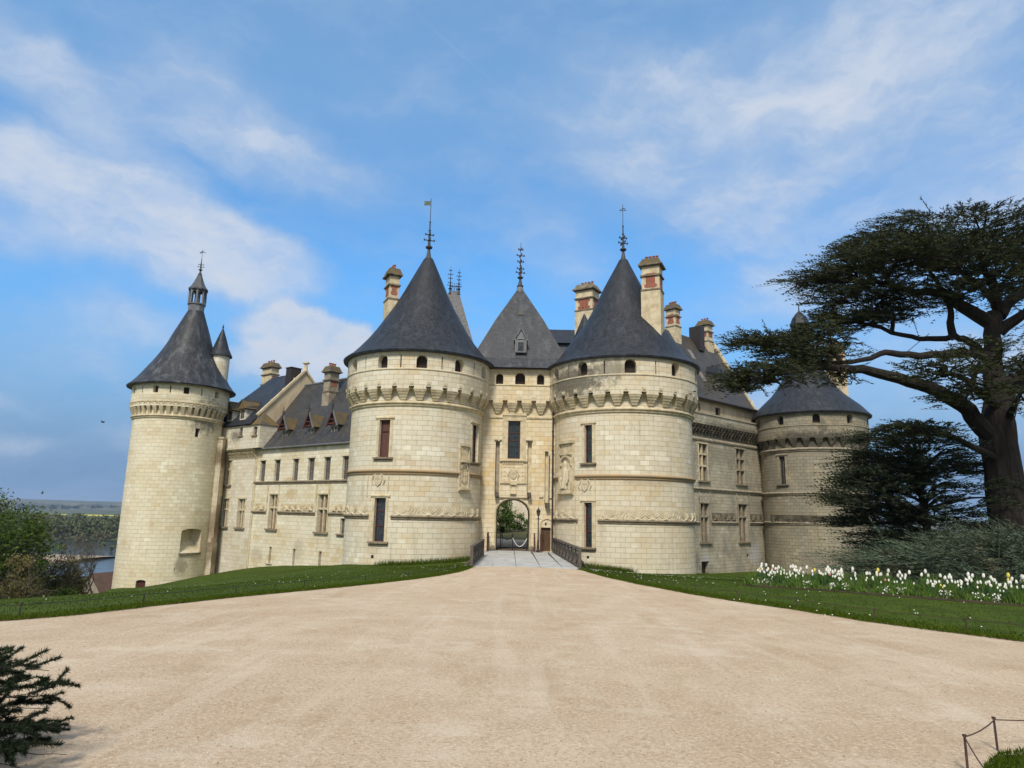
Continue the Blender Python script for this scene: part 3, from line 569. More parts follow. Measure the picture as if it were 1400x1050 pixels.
finial(roofT, (LX, TC[1]), 27.65, 30.5, M_FIN, 'arrow', .7)
tu = (-31.2, 70.9)
mb = MB(); mb.lathe(tu, [(.92, 14.4), (.96, 16.5), (.98, 18.8)], 28); tur = mb.build('stair_turret', M_PV, tT)
mb = MB(); mb.lathe(tu, [(.9, 18.76), (1.2, 18.72), (1.2, 18.84), (.82, 19.6), (.45, 20.75), (.1, 21.75), (.04, 21.85), (.1, 21.95), (.02, 22.3)], 28); mb.build('turret_roof', M_SLATE, tur)

# ================================================================== the weathered tower on the right
MB_, MBQ = Cyl(BC, 5.3), Cyl(BC, 5.7)
b1 = op(-61.6, -53.8, 6.45, 9.38, d=.4)
BPROF = [(5.3, 13.72), (6.05, 13.72), (6.1, 13.86), (5.85, 14.15), (5.2, 14.95), (4.5, 15.6), (3.75, 16.3), (2.95, 17.3), (2.2, 18.6), (1.6, 20.0), (1.15, 21.4)]
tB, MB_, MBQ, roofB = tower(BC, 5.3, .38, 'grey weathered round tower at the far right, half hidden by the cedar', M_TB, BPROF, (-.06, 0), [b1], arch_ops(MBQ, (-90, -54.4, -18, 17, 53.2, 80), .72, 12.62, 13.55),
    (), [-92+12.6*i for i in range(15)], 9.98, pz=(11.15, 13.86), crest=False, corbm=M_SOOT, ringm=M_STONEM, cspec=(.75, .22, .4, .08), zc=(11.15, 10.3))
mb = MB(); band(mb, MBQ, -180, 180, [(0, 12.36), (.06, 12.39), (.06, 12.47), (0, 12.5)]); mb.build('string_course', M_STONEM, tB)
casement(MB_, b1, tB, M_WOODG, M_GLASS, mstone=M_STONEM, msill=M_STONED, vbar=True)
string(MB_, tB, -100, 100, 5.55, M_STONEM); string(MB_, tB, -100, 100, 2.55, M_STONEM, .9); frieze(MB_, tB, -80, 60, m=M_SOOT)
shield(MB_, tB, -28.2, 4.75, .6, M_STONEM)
BX = BC[0]-.06*8.2
mb = MB(); mb.lathe((BX, BC[1]), [(1.1, 21.2), (1.0, 21.6), (.98, 24.3), (1.12, 24.4)], 8); mb.build('lantern', M_SLATE, roofB)
mb = MB(); mb.lathe((BX, BC[1]), [(1.12, 24.4), (1.06, 24.6), (.82, 25.2), (.42, 25.75), (.08, 26.1), (.04, 26.9)], 8); mb.build('lantern_roof', M_SLATE, roofB)
chimney(tB, 36.35, 74.6, 14.2, 22.6, 1.5, 1.3, rad(20), brick=(18.4, 21.3), pots=3, m=M_RENDER)
# ================================================================== gatehouse
G = Pln((0, 54), (1, 54)); GQ = Pln((0, 53.5), (1, 53.5)); X0, X1 = -3.6, 4.6
tG = thing('gatehouse', 'flat fronted stone gatehouse with the arched entrance, between the two front towers', 'gatehouse', (.5, 54, 0))
ga = op(-1.03, 1.59, -.6, 4.04, arch=True, rise=1.12, d=5.6, nosill=True)
gw = op(-.23, .74, 7.18, 10.2, d=.4)
sl = [op(-1.20, -.86, 4.4, 8.57, d=.35), op(1.34, 1.68, 4.4, 8.56, d=.35), op(2.72, 3.0, 3.7, 7.82, d=.35)]
gd = op(2.50, 3.23, .1, 1.9, d=.25)
mb = MB(); wall(mb, G, X0, X1, -3, 11.9, [ga, gw, gd] + sl)
for x in (X0, X1): mb.face([(x, 54, -3), (x, 59.6, -3), (x, 59.6, 14.4), (x, 54, 14.4)])
mb2 = MB(); GB = Pln((0, 59.6), (1, 59.6)); wall(mb, GB, X0, X1, -3, 14.4, [op(-1.03, 1.59, -3, 4.04, arch=True, rise=1.12, d=0.)])
mb.build('wall', M_GT, tG)
pops = [op(-1.29, -.71, 13.09, 13.97, arch=True, d=.45), op(.25, 1.05, 13.10, 14.06, arch=True, d=.45), op(2.0, 2.58, 13.10, 13.97, arch=True, d=.45)]
mb = MB(); gaps = [op(x-.19, x+.19, 11.599, 11.77, d=.44, nosill=True) for x in [-1.67+1.145*i for i in range(5)]]; wall(mb, GQ, X0, X1, 11.6, 14.42, pops+gaps); 
par = mb.build('parapet', M_GT, tG)
for o in pops: shutter(GQ, o, par, M_SHUT)
for x in [-2.24+1.145*i for i in range(6)]: corbel(G, tG, x, 11.6, 10.78, .84, .28, .5, .08, M_STONE)
for x in [-1.67+1.145*i for i in range(5)]:
    mb = MB(); hx(mb, GQ, x-.16, x+.16, 11.78, 12.1, -.035, 0); mb.build('carved_badge', M_STONEW, tG)
mb = MB(); band(mb, G, X0, -.66, [(0, 10.36), (.08, 10.40), (.10, 10.50), (.02, 10.58), (0, 10.6)]); band(mb, G, 1.22, X1, [(0, 10.36), (.08, 10.40), (.10, 10.50), (.02, 10.58), (0, 10.6)])
band(mb, GQ, X0, X1, [(0, 12.94), (.05, 12.97), (.06, 13.03), (0, 13.07)]); mb.build('string_course', M_STONE, tG)
wn = casement(G, gw, tG, M_RED, M_GLASSG, bars=(.49, .70), hood=False, sill=False)
mb = MB()
hx(mb, G, -.70, 1.22, 10.62, 10.80, -.14, 0); hx(mb, G, -.62, 1.14, 10.5, 10.62, -.07, 0)
for a, b in ((-.66, -.23), (.74, 1.2)): hx(mb, G, a, b, 7.1, 10.2, -.05, 0)
hx(mb, G, -.66, 1.2, 10.2, 10.5, -.05, 0); hx(mb, G, -.36, .87, 10.2, 10.28, -.10, -.05)
mb.build('surround', M_STONE, wn)
mb = MB(); hx(mb, G, -.84, 1.34, 6.98, 7.10, -.18, 0); 
for k in range(9): x = -.62+.19*k; hx(mb, G, x, x+.10, 6.76, 6.98, -.09, 0)
hx(mb, G, -.80, 1.30, 5.24, 5.36, -.12, 0)
for a, b in ((-.76, -.64), (1.12, 1.24)): hx(mb, G, a, b, 5.36, 6.76, -.05, 0)
for k in range(5):
    for j in range(4):
        x, z = -.46+.36*k, 5.55+.32*j
        if not (-.1 < x < .55 and j < 3): hx(mb, G, x-.05, x+.05, z-.05, z+.05, -.04, 0)
pn = mb.build('carved_panel', M_STONE, tG); shield(G, pn, .25, 5.92, .62, M_STONEW)
mb = MB(); hx(mb, G, .02, .50, 4.42, 4.52, -.2, 0, 4.34, 4.52); hx(mb, G, -.02, .54, 5.14, 5.24, -.16, 0)
o = op(.04, .48, 4.5, 5.14, arch=True); A = arcpts(o, G)
for p, q in zip(A, A[1:]): mb.bar(G.P(*p, -.05), G.P(*q, -.05), .08)
for x in (.04, .48): mb.bar(G.P(x, 4.5, -.04), G.P(x, 4.9, -.04), .07)
mb.build('niche', M_STONE, tG)
for o in sl: shutter(G, o, tG, M_STONEM if o['s0'] < 0 else M_STONE, 'beam_slot')
for i, (x, z) in enumerate(((-1.03, 4.36), (1.51, 4.36), (2.86, 3.6))):
    mb = MB(); mb.bar((x, 54.3, z), (x+(.0 if i < 2 else .12), 53.45, z+.02), .30, .34); mb.build('beam_stub', M_WOODG, tG)
mb = MB(); mb.bar((-1.0, 53.9, 4.12), (1.5, 53.9, 4.12), .07); hx(mb, G, -1.3, -1.02, 8.57, 8.67, -.08, 0); hx(mb, G, -.9, -.72, 8.57, 8.67, -.08, 0); hx(mb, G, 1.2, 1.74, 8.56, 8.66, -.08, 0); hx(mb, G, 2.3, 2.62, 4.15, 4.22, -.06, 0); hx(mb, G, 3.05, 3.38, 4.10, 4.17, -.06, 0); mb.build('ledge', M_STONED, tG)
mb = MB(); mb.tube([(3.08, 53.93, 7.5), (3.06, 53.93, 3.75)], .035, 6); mb.build('beam_rod', M_RUST, tG)
# arch moulding round the gate
A = [(-1.03, -.05)] + arcpts(ga, G, 18) + [(1.59, -.05)]
mb = MB()
for k, (off, dd) in enumerate(((.07, .0),)):
    P = [(.28+(s-.28)*(1+off/1.3), z+(off if z > 2.9 else 0)*.8) for s, z in A]; mb.tube([G.P(s, z, dd-.03) for s, z in P], .055, 6)
mb.build('arch_moulding', M_STONE, tG)
o = gd; dr = shutter(G, o, tG, M_WOODB, 'door', .2)
mb = MB(); 
for x in (2.74, 2.98): mb.box((x, 54.19, 1.0), (.012, .02, 1.76))
mb.box((2.62, 54.18, 1.0), (.04, .05, .12)); mb.build('ironwork', M_IRON, dr)
mb = MB(); o = op(2.44, 3.42, 1.0, 2.56, arch=True, rise=.42); A = arcpts(o, G)
mb.tube([G.P(2.44, .1, -.03)] + [G.P(*p, -.03) for p in A] + [G.P(3.42, .1, -.03)], .05, 6); mb.build('door_arch', M_STONE, tG)
mb = MB(); hx(mb, G, 2.77, 2.90, 2.08, 2.28, -.03, 0); gr = mb.build('grille_window', M_BLACK, tG)
mb = MB()
for z in (2.12, 2.18, 2.24): hx(mb, G, 2.78, 2.89, z-.008, z+.008, -.045, -.03)
mb.build('grille', M_FRAME, gr)
# roof: steep hipped pyramid
mb = MB(); cx, cy = .55, 57.6; B = [(cx-4.45, cy-4.5), (cx+4.45, cy-4.5), (cx+4.45, cy+4.5), (cx-4.45, cy+4.5)]
zz = [(1.03, 14.36), (1.0, 14.5), (.86, 15.3), (.46, 19.0), (.07, 22.2)]
for i in range(4):
    a, b = B[i], B[(i+1) % 4]; L = 0
    for (k0, h0), (k1, h1) in zip(zz, zz[1:]):
        P = lambda p, k, h: (cx+(p[0]-cx)*k, cy+(p[1]-cy)*k, h); dl = math.hypot(h1-h0, 4.5*(k1-k0))
        mb.face([P(a, k0, h0), P(b, k0, h0), P(b, k1, h1), P(a, k1, h1)], [(-4.5*k0, L), (4.5*k0, L), (4.5*k1, L+dl), (-4.5*k1, L+dl)]); L += dl
gr = mb.build('roof', M_SLATEG, tG)
mb = MB(); mb.tube([(X0, 53.32, 14.36), (X1, 53.32, 14.40)], .10, 8); mb.build('gutter', M_IRON, gr)
mb = MB(); mb.lathe((cx, cy), [(.42, 22.05), (.30, 22.4), (.17, 22.9)], 8); mb.build('apex_cap', M_LEAD, gr)
finial(gr, (cx, cy), 22.7, 26.8, M_FIN, None, .9)
dx, dy, dz = .65, 53.75, 15.75     # stone lucarne
mb = MB(); mb.box((dx, dy+.35, dz+.55), (.78, .9, 1.1)); d = mb.build('dormer', M_LEAD, gr)
mb = MB(); P = [(dx-.56, dy-.16), (dx+.56, dy-.16)]
for s in (-1, 1):
    mb.face([(dx, dy-.16, dz+2.0), (dx+s*.56, dy-.16, dz+1.02), (dx+s*.56, dy+1.2, dz+1.02), (dx, dy+1.2, dz+2.0)])
    mb.bar((dx, dy-.18, dz+2.02), (dx+s*.6, dy-.18, dz+.98), .09)
    mb.bar((dx+s*.42, dy-.14, dz), (dx+s*.42, dy-.14, dz+1.1), .09); mb.bar((dx+s*.5, dy-.2, dz+1.0), (dx+s*.5, dy-.2, dz+1.5), .05)
mb.face([(dx-.5, dy-.1, dz+1.05), (dx+.5, dy-.1, dz+1.05), (dx, dy-.1, dz+1.95)]); mb.face([(dx-.13, dy-.115, dz+1.12), (dx+.13, dy-.115, dz+1.12), (dx, dy-.115, dz+1.5)])
mb.tube([(dx, dy-.18, dz+1.9), (dx, dy-.18, dz+2.75)], .035, 6); mb.bar((dx-.2, dy-.18, dz+2.4), (dx+.2, dy-.18, dz+2.4), .05); mb.build('dormer_gable', M_LEAD, d)
mb = MB(); mb.box((dx, dy-.11, dz+.5), (.46, .03, .7)); mb.build('pane', M_GLASS, d)
mb = MB(); zv = 19.55; yv = cy-4.5*(.46-(zv-19)*.39/3.2/1)-.05; mb.face([(.35, yv-.02, zv), (.95, yv-.02, zv), (.65, yv+.1, zv+.75)]); mb.face([(.35, yv-.02, zv), (.65, yv+.1, zv+.75), (.65, yv+.9, zv+.6)]); mb.face([(.95, yv-.02, zv), (.65, yv+.1, zv+.75), (.65, yv+.9, zv+.6)]); mb.build('roof_vent', M_IRON, gr)
pipe(tG, [(-2.46, 53.75, 10.9), (-2.46, 53.8, 4.), (-2.46, 53.8, .2)], .055); pipe(tG, [(3.33, 53.75, 10.9), (3.33, 53.75, .2)], .065)

# ================================================================== low wing on the left (dormers) and its pavilion
WA = (-14.5, 60.); WD = (-.787, .617); WL = Pln(WA, (WA[0]+WD[0]*14, WA[1]+WD[1]*14)); NI = WL.n
def wp(s, t, z): return Vector((WA[0]+WD[0]*s+NI[0]*t, WA[1]+WD[1]*s+NI[1]*t, z))
tW = thing('castle_wing', 'low pale stone wing with three oxblood dormers, left of the front towers', 'castle wing', (*WA, 0))
wins = [op(a, b, 5.56, 7.6, d=.3) for a, b in ((12.28, 13.18), (9.8, 10.68), (6.84, 7.68), (4.4, 5.34), (2.04, 2.92), (-.5, .34))]
bigs = [op(9.72, 10.96, 1.05, 4.28, d=.35), op(2.0, 3.36, .98, 4.27, d=.35)]
smw = op(-.5, .14, .92, 2.23, d=.3)
slt = [op(10.08, 10.46, -2.1, -.62, d=.4), op(6.3, 6.66, -2.1, -.63, d=.4), op(2.45, 2.82, -2.0, -.68, d=.4)]
mb = MB(); wall(mb, WL, -6, 14, -5, 8.8, wins+bigs+[smw]+slt)
for q in ([wp(-6, 0, -5), wp(-6, 10, -5), wp(-6, 10, 8.8), wp(-6, 0, 8.8)], [wp(-6, 10, -5), wp(14, 10, -5), wp(14, 10, 8.8), wp(-6, 10, 8.8)]): mb.face(q)
mb.build('wall', M_WL, tW)
for o in wins: casement(WL, o, tW, M_FRAME, M_GLASSP, bars=(.2, .4, .6, .8), vbar=True, vb=2, fw=.045, d0=.2, hood=False, sill=False)
for o in wins: mb = MB(); hx(mb, WL, o['s0']-.12, o['s1']+.12, 7.6, 7.74, -.06, 0); mb.build('lintel', M_STONEW, tW)
for o in slt: mb = MB(); hx(mb, WL, o['s0']-.25, o['s1']+.25, o['z0']-.1, o['z0'], -.12, .2); mb.build('sill', M_STONEW, tW)
def cross(M, o, parent, m, trans=(.62,), glass=None, msill=None):
    """stone cross window"""
    a, b, c, e = o['s0'], o['s1'], o['z0'], o['z1']; mb = MB(); sm = (a+b)/2; w = .085/M.u
    hx(mb, M, sm-w, sm+w, c, e, .08, .26)
    for f in trans: z = c+(e-c)*f; hx(mb, M, a, b, z-.09, z+.09, .05, .262)
    wnd = mb.build('window', m, parent); shutter(M, o, wnd, glass or M_GLASS, 'pane', .30)
    mb = MB(); q = .14/M.u
    for s0, s1 in ((a-q, a), (b, b+q)): hx(mb, M, s0, s1, c, e, -.05, 0)
    hx(mb, M, a-1.6*q, b+1.6*q, e, e+.14, -.08, 0); mb.build('surround', m, wnd)
    mb = MB(); hx(mb, M, a-.3/M.u, b+.3/M.u, c-.16, c, -.2, .2); mb.build('sill', msill or M_SILL, wnd)
    return wnd
for o in bigs: cross(WL, o, tW, M_STONE, glass=M_BEIGE)
casement(WL, smw, tW, M_FRAME, M_GLASSP, bars=(.5,), vbar=True, fw=.05, hood=False, mstone=M_STONE)
for o in slt: shutter(WL, o, tW, M_BLACK, 'loophole')
string(WL, tW, -6, 13.95, 5.46, M_SILL, .9)
for a, b in ((-6, 1.84), (3.74, 9.5), (11.46, 13.95)): string(WL, tW, a, b, 2.62, M_SILL, .9)
for a, b in ((-2.4, 1.4), (4.0, 9.2), (11.8, 13.6)): frieze(WL, tW, a, b, 2.78, 3.42, pitch=.8, m=M_STONE)
for s in (11.46, 9.6, 3.74, 1.92): mb = MB(); hx(mb, WL, s-.08, s+.08, 2.8, 5.2, -.07, 0); mb.build('pilaster_strip', M_STONE, tW)
mb = MB(); hx(mb, WL, 13.75, 13.99, -5, 8.7, -.08, 0); mb.build('corner_strip', M_STONE, tW)
RH = 1.4
mb = MB()
P = [wp(-6, -.25, 8.72), wp(14, -.25, 8.72), wp(14, -.25, 8.84), wp(-6, -.25, 8.84)]
mb.face(P); mb.face([P[0], P[1], wp(14, .05, 8.72), wp(-6, .05, 8.72)])
mb.face([wp(-6, -.25, 8.84), wp(14, -.25, 8.84), wp(14, 5.0, 16.1), wp(-6, 5.0, 16.1)], [(-6, 0), (14, 0), (14, 8.9), (-6, 8.9)])
mb.face([wp(-6, 10.2, 8.84), wp(14, 10.2, 8.84), wp(14, 5.0, 16.1), wp(-6, 5.0, 16.1)], [(-6, 0), (14, 0), (14, 8.9), (-6, 8.9)])
mb.face([wp(-6, 0, 8.8), wp(-6, 10, 8.8), wp(-6, 5, 16.0)])
rf = mb.build('roof', M_SLATEW, tW)
mb = MB(); mb.tube([wp(-6, -.3, 8.74), wp(14, -.3, 8.74)], .09, 8); mb.build('gutter', M_LEAD, rf)
mb = MB(); mb.tube([wp(-6, 5, 16.12), wp(14, 5, 16.12)], .12, 8); mb.build('ridge_cap', M_LEAD, rf)
for s in (10.2, 6.05, 2.5):
    tq = .55; zf = 9.58; hw = .72; mb = MB()     # dormer cheeks and stone-tiled gable roof
    for sg in (-1, 1):
        mb.face([wp(s+sg*.55, tq, zf), wp(s+sg*.55, tq, zf+1.2), wp(s+sg*.55, tq+1.0, zf+1.2)])
        mb.face([wp(s, tq-.35, zf+2.25), wp(s+sg*hw, tq-.35, zf+1.0), wp(s+sg*hw, tq+.85, zf+1.0), wp(s, tq+1.7, zf+2.25)], [(0, 0), (0, 1.4), (1.3, 1.4), (2, 0)])
    dm = mb.build('dormer', M_TILEM, rf)
    for sg in (-1, 1):
        mb = MB(); mb.bar(wp(s, tq-.38, zf+2.40), wp(s+sg*(hw+.06), tq-.38, zf+.86), .07, .17)
        for q_ in (.25, .5, .75): mb.box(wp(s+sg*(hw+.02)*q_, tq-.38, zf+2.5-1.5*q_), (.09, .09, .14))
        mb.build('bargeboard', M_RED if sg > 0 else M_LEAD, dm)
    mb = MB()
    mb.bar(wp(s-.35, tq-.36, zf+1.5), wp(s+.35, tq-.36, zf+1.5), .07, .10); mb.bar(wp(s-.55, tq-.3, zf+1.12), wp(s+.55, tq-.3, zf+1.12), .12, .14)
    mb.build('collar_beam', M_RED, dm); mb = MB(); mb.face([wp(s-.5, tq-.05, zf+1.1), wp(s+.5, tq-.05, zf+1.1), wp(s, tq-.05, zf+2.1)]); mb.build('gable_boarding', M_SHUT, dm)
    mb = MB(); mb.tube([wp(s, tq-.4, zf+2.2), wp(s, tq-.4, zf+3.2)], [.07, .025], 6); mb.bar(wp(s-.22, tq-.4, zf+2.75), wp(s+.22, tq-.4, zf+2.75), .06); mb.box(wp(s, tq-.4, zf+2.55), (.17, .17, .12)); mb.build('finial', M_IRON, dm)
    mb = MB(); D = Pln(tuple(wp(s-.5, tq, 0))[:2], tuple(wp(s+.5, tq, 0))[:2]); hx(mb, D, 0, 1, zf-.08, zf+.05, -.12, .1)
    for a, b in ((0, .09), (.45, .55), (.91, 1.)): hx(mb, D, a, b, zf+.05, zf+1.08, 0, .1)
    hx(mb, D, .09, .91, zf+.98, zf+1.08, 0, .1); wf = mb.build('window', M_FRAME, dm)
    mb = MB(); hx(mb, D, .05, .95, zf+.05, zf+1.05, .06, .08); mb.build('pane', M_GLASSP, wf)
chimney(tW, *wp(7.3, 3.4, 0)[:2], 12.2, 17.3, .95, 1.1, math.atan2(WD[1], WD[0]), brick=(15.0, 15.7), pots=3, m=M_STONEM)

tP = thing('castle_pavilion', 'tall corner pavilion with bracketed attic and bare gable, between great round tower and low wing', 'castle wing', (*wp(14, 0, 0)[:2], 0))
PV = Pln(tuple(wp(14, -.12, 0))[:2], tuple(wp(21, -.12, 0))[:2]); PA = Pln(tuple(wp(14, -.75, 0))[:2], tuple(wp(21, -.75, 0))[:2])
pw = [op(4.3, 5.2, 5.27, 7.8, d=.35), op(4.15, 5.25, 1.02, 3.86, d=.35), op(1.1, 2.25, 1.02, 3.84, d=.35)]
mb = MB(); wall(mb, PV, 0, 8, -8, 9., pw)
for s in (0.0, 8): mb.face([PV.P(s, -8), PV.P(s, -8, 10), PV.P(s, 11, 10), PV.P(s, 11)])
mb.build('wall', M_PV, tP)
for o in pw: cross(PV, o, tP, M_STONE, glass=M_BEIGE)
ao = [op(-.9, -.2, 10.1, 10.95, d=.25), op(1.75, 2.3, 10.2, 11., d=.25), op(5.75, 6.35, 10.2, 10.95, d=.25)]
mb = MB(); wall(mb, PA, -1.4, 7.4, 8.85, 11.2, ao); mb.face([PA.P(-1.4, 8.85), PA.P(7.4, 8.85), PA.P(7.4, 8.85, .8), PA.P(-1.4, 8.85, .8)]); mb.face([PA.P(-1.4, 8.85), PA.P(-1.4, 8.85, 2), PA.P(-1.4, 11.2, 2), PA.P(-1.4, 11.2)])
at = mb.build('attic_wall', M_PV, tP)
for o in ao:
    shutter(PA, o, at, M_GLASSP, 'window', .2); mb = MB(); hx(mb, PA, o['s0']-.15, o['s1']+.15, o['z0']-.12, o['z0'], -.12, .1); mb.build('sill', M_SILL, at)
for row, (zt, zb, dd) in enumerate(((8.85, 8.45, .62), (8.5, 8.15, .42), (8.2, 7.9, .22))):
    for i in range(21): corbel(PV, tP, -.1+.36*i+(.18 if row % 2 else 0), zt, zb, .2, .12, dd, .05, M_STONE, tiers=2)
mb = MB(); ez = 11.25; rk = 1.08
def pr(s, t): return PV.P(s, ez+rk*(t+.9), t)
top = 5.0; zt_ = ez+rk*(top+.9)
mb.face([pr(0, -.9), pr(9.6, -.9), pr(6.2, top), pr(0, top)], [(0, 0), (9.6, 0), (6.2, 9.4), (0, 9.4)])
mb.face([PV.P(0, ez+.0, 10.9), PV.P(9.6, ez, 10.9), pr(6.2, top), pr(0, top)], [(0, 0), (9.6, 0), (6.2, 9.4), (0, 9.4)]); mb.face([pr(9.6, -.9), PV.P(9.6, ez, 10.9), pr(6.2, top)], [(0, 0), (11, 0), (5, 9)])
prf = mb.build('roof', M_SLATE, tP)
mb = MB(); mb.face([PV.P(-.03, 8.0, -.1), PV.P(-.03, 8.0, 10.2), PV.P(-.03, ez+.6, 10.5), PV.P(-.03, zt_+.1, 5.0), PV.P(-.03, ez+1.1, -.2)]); mb.build('gable_wall', M_RENDER, tP)
mb = MB(); mb.bar(PV.P(-.05, ez+.95, -.3), PV.P(-.05, zt_+.15, 5.0), .28, .22); mb.bar(PV.P(-.05, ez+1., 10.4), PV.P(-.05, zt_+.15, 5.0), .28, .22)
mb.box(PV.P(-.05, zt_+.45, 5.), (.35, .35, .9), 0, .7); mb.box(PV.P(-.05, zt_+.95, 5.), (.62, .62, .14))
for k in (1, 2, 3): q = PV.P(-.05, ez+1.2+rk*(k*1.25), -.1+k*1.25); mb.box(q, (.16, .16, .5), 0, .3)
mb.build('gable_coping', M_STONE, tP)
mb = MB(); hx(mb, PV, .3, 1.3, zt_-1.6, zt_+.25, 3.5, 4.7); hx(mb, PV, .24, 1.36, zt_+.25, zt_+.33, 3.42, 4.78); mb.build('roof_housing', M_IRON, prf)
for s in (2.6, 5.0):
    mb = MB(); hx(mb, PV, s-.5, s+.5, 11.9, 13.0, -.3, 1.2); dm = mb.build('dormer', M_PV, prf)
    mb = MB(); hx(mb, PV, s-.7, s+.7, 13.0, 13.15, -.6, 1.8, 13.0, 13.7); mb.bar(PV.P(s, 13.95, -.6), PV.P(s, 13.95, 2.), .12)
    for sg in (-1, 1): mb.face([PV.P(s, 13.95, -.6), PV.P(s+sg*.8, 13.05, -.6), PV.P(s+sg*.8, 13.05, 1.4), PV.P(s, 13.95, 2.2)])
    mb.face([PV.P(s-.7, 13.1, -.5), PV.P(s+.7, 13.1, -.5), PV.P(s, 13.9, -.5)]); mb.build('dormer_roof', M_TILEM, dm)
    mb = MB(); hx(mb, PV, s-.33, s+.33, 12.05, 12.9, -.33, -.3); mb.build('pane', M_GLASSP, dm)
mb = MB(); C = PA.P(.1, 0, .4)
for (a, b) in ((-1.5, 1.0),): mb.face([PA.P(a, 11.15, -.15), PA.P(b, 11.15, -.15), PA.P(-.25, 12.55, 1.)]); mb.face([PA.P(a, 11.15, -.15), PA.P(a, 11.15, 2.2), PA.P(-.25, 12.55, 1.)]); mb.face([PA.P(b, 11.15, -.15), PA.P(b, 11.15, 2.2), PA.P(-.25, 12.55, 1.)])
mb.build('attic_roof', M_TILEM, tP)
chimney(tP, *wp(23.4, 6.6, 0)[:2], 11, 20.2, 1.9, 1.0, math.atan2(WD[1], WD[0]), brick=(17.6, 18.35), pots=3, m=M_STONE)
BU = Cyl(TC, 4.85); bo = [op(97, 102, 3.5, 4.05, d=.35), op(98, 103, -.5, .25, d=.35)]
mb = MB(); wall(mb, BU, 87, 112, -8, 9.9, bo); hx(mb, BU, 86, 113, 9.9, 10.1, -.1, .8)
for a in (87, 112): mb.face([BU.P(a, -8), BU.P(a, -8, .8), BU.P(a, 9.9, .8), BU.P(a, 9.9)])
bu = mb.build('buttress', M_QN, tT)
for o in bo: shutter(BU, o, bu, M_BLACK, 'loophole')
pipe(tT, [BU.P(111, 8.6, -.1), BU.P(111, -5, -.1)], .085)

# ================================================================== weathered wing on the right
RA, RB = (17.6, 66.4), (27.9, 75.9); WR = Pln(RA, RB); RQ = Pln(tuple(WR.P(0, 0, -.55))[:2], tuple(WR.P(1, 0, -.55))[:2])
tR2 = thing('castle_wing', 'grey stained wing with stone cross windows and a steep mossy roof, beside the cedar', 'castle wing', (*RA, 0))
rw = [op(1.38, 2.86, 6.5, 10.15, d=.35), op(8.55, 10.35, 6.46, 10.18, d=.35), op(1.34, 2.86, .55, 4.28, d=.35), op(8.6, 10.4, .52, 4.36, d=.35)]
rd = [op(1.27, 2.62, -2.6, -1.25, d=.5), op(9.96, 10.4, -1.55, -.75, d=.4)]
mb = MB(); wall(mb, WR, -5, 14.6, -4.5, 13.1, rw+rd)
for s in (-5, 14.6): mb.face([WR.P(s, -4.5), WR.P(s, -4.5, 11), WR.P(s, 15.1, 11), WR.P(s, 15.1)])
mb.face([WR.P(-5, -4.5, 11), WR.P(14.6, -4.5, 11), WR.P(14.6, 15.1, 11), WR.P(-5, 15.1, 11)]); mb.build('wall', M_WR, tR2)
cross(WR, rw[0], tR2, M_STONE, (.40, .72), M_BEIGE); cross(WR, rw[1], tR2, M_STONEM, (.40, .72), M_BEIGE); cross(WR, rw[2], tR2, M_STONEM, (.66,), M_BEIGE); cross(WR, rw[3], tR2, M_STONEM, (.66,), M_BEIGE)
shutter(WR, rd[0], tR2, M_SHUT, 'door', .45); shutter(WR, rd[1], tR2, M_BLACK, 'loophole')
string(WR, tR2, -5, 14.6, 5.68, M_STONEM, 1.1); string(WR, tR2, -5, 1.1, 2.45, M_STONEM); string(WR, tR2, 3.15, 8.35, 2.45, M_STONEM); string(WR, tR2, 10.75, 14.6, 2.45, M_STONEM)
frieze(WR, tR2, 3.4, 8.1, 2.6, 3.4, M_STONED); frieze(WR, tR2, 11, 14.2, 2.6, 3.4, M_STONED)
for s in (1.14, 3.16, 8.3, 10.8): mb = MB(); hx(mb, WR, s-.1, s+.1, 2.6, 5.45, -.07, 0); mb.build('pilaster_strip', M_STONEM, tR2)
mb = MB(); wall(mb, RQ, -5, 14.6, 12.05, 13.05); hx(mb, RQ, -5, 14.6, 13.05, 13.2, -.08, .6); mb.face([RQ.P(-5, 12.05), RQ.P(14.6, 12.05), RQ.P(14.6, 12.05, .6), RQ.P(-5, 12.05, .6)]); mb.build('parapet', M_WR, tR2)
mb = MB(); band(mb, WR, -5, 14.6, [(0, 10.4), (.1, 10.46), (.14, 10.6), (.05, 10.72), (0, 10.8)]); mb.build('ring_moulding', M_STONEM, tR2)
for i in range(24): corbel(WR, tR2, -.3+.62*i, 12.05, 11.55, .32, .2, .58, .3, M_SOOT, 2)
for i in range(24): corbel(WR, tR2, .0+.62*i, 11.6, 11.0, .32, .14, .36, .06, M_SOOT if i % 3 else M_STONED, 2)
AT = Pln(tuple(WR.P(0, 0, .9))[:2], tuple(WR.P(1, 0, .9))[:2])
aw = [op(3.0, 3.4, 13.4, 14.5, d=.3), op(6.3, 7.3, 13.45, 14.45, d=.3)]
mb = MB(); wall(mb, AT, -5, 14.6, 13., 15.15, aw); at = mb.build('attic_wall', M_RENDER, tR2)
for o in aw: shutter(AT, o, at, M_SHUT, 'window', .25)
mb = MB(); L = 10.
mb.face([AT.P(-5, 14.95, -.45), AT.P(14.2, 14.95, -.45), AT.P(14.4, 23.5, 4.7), AT.P(-5, 23.5, 4.7)], [(0, 0), (19, 0), (19, L), (0, L)])
mb.face([AT.P(-5, 14.95, 11.5), AT.P(14.2, 14.95, 11.5), AT.P(14.4, 23.5, 4.7), AT.P(-5, 23.5, 4.7)], [(0, 0), (19, 0), (19, L), (0, L)])
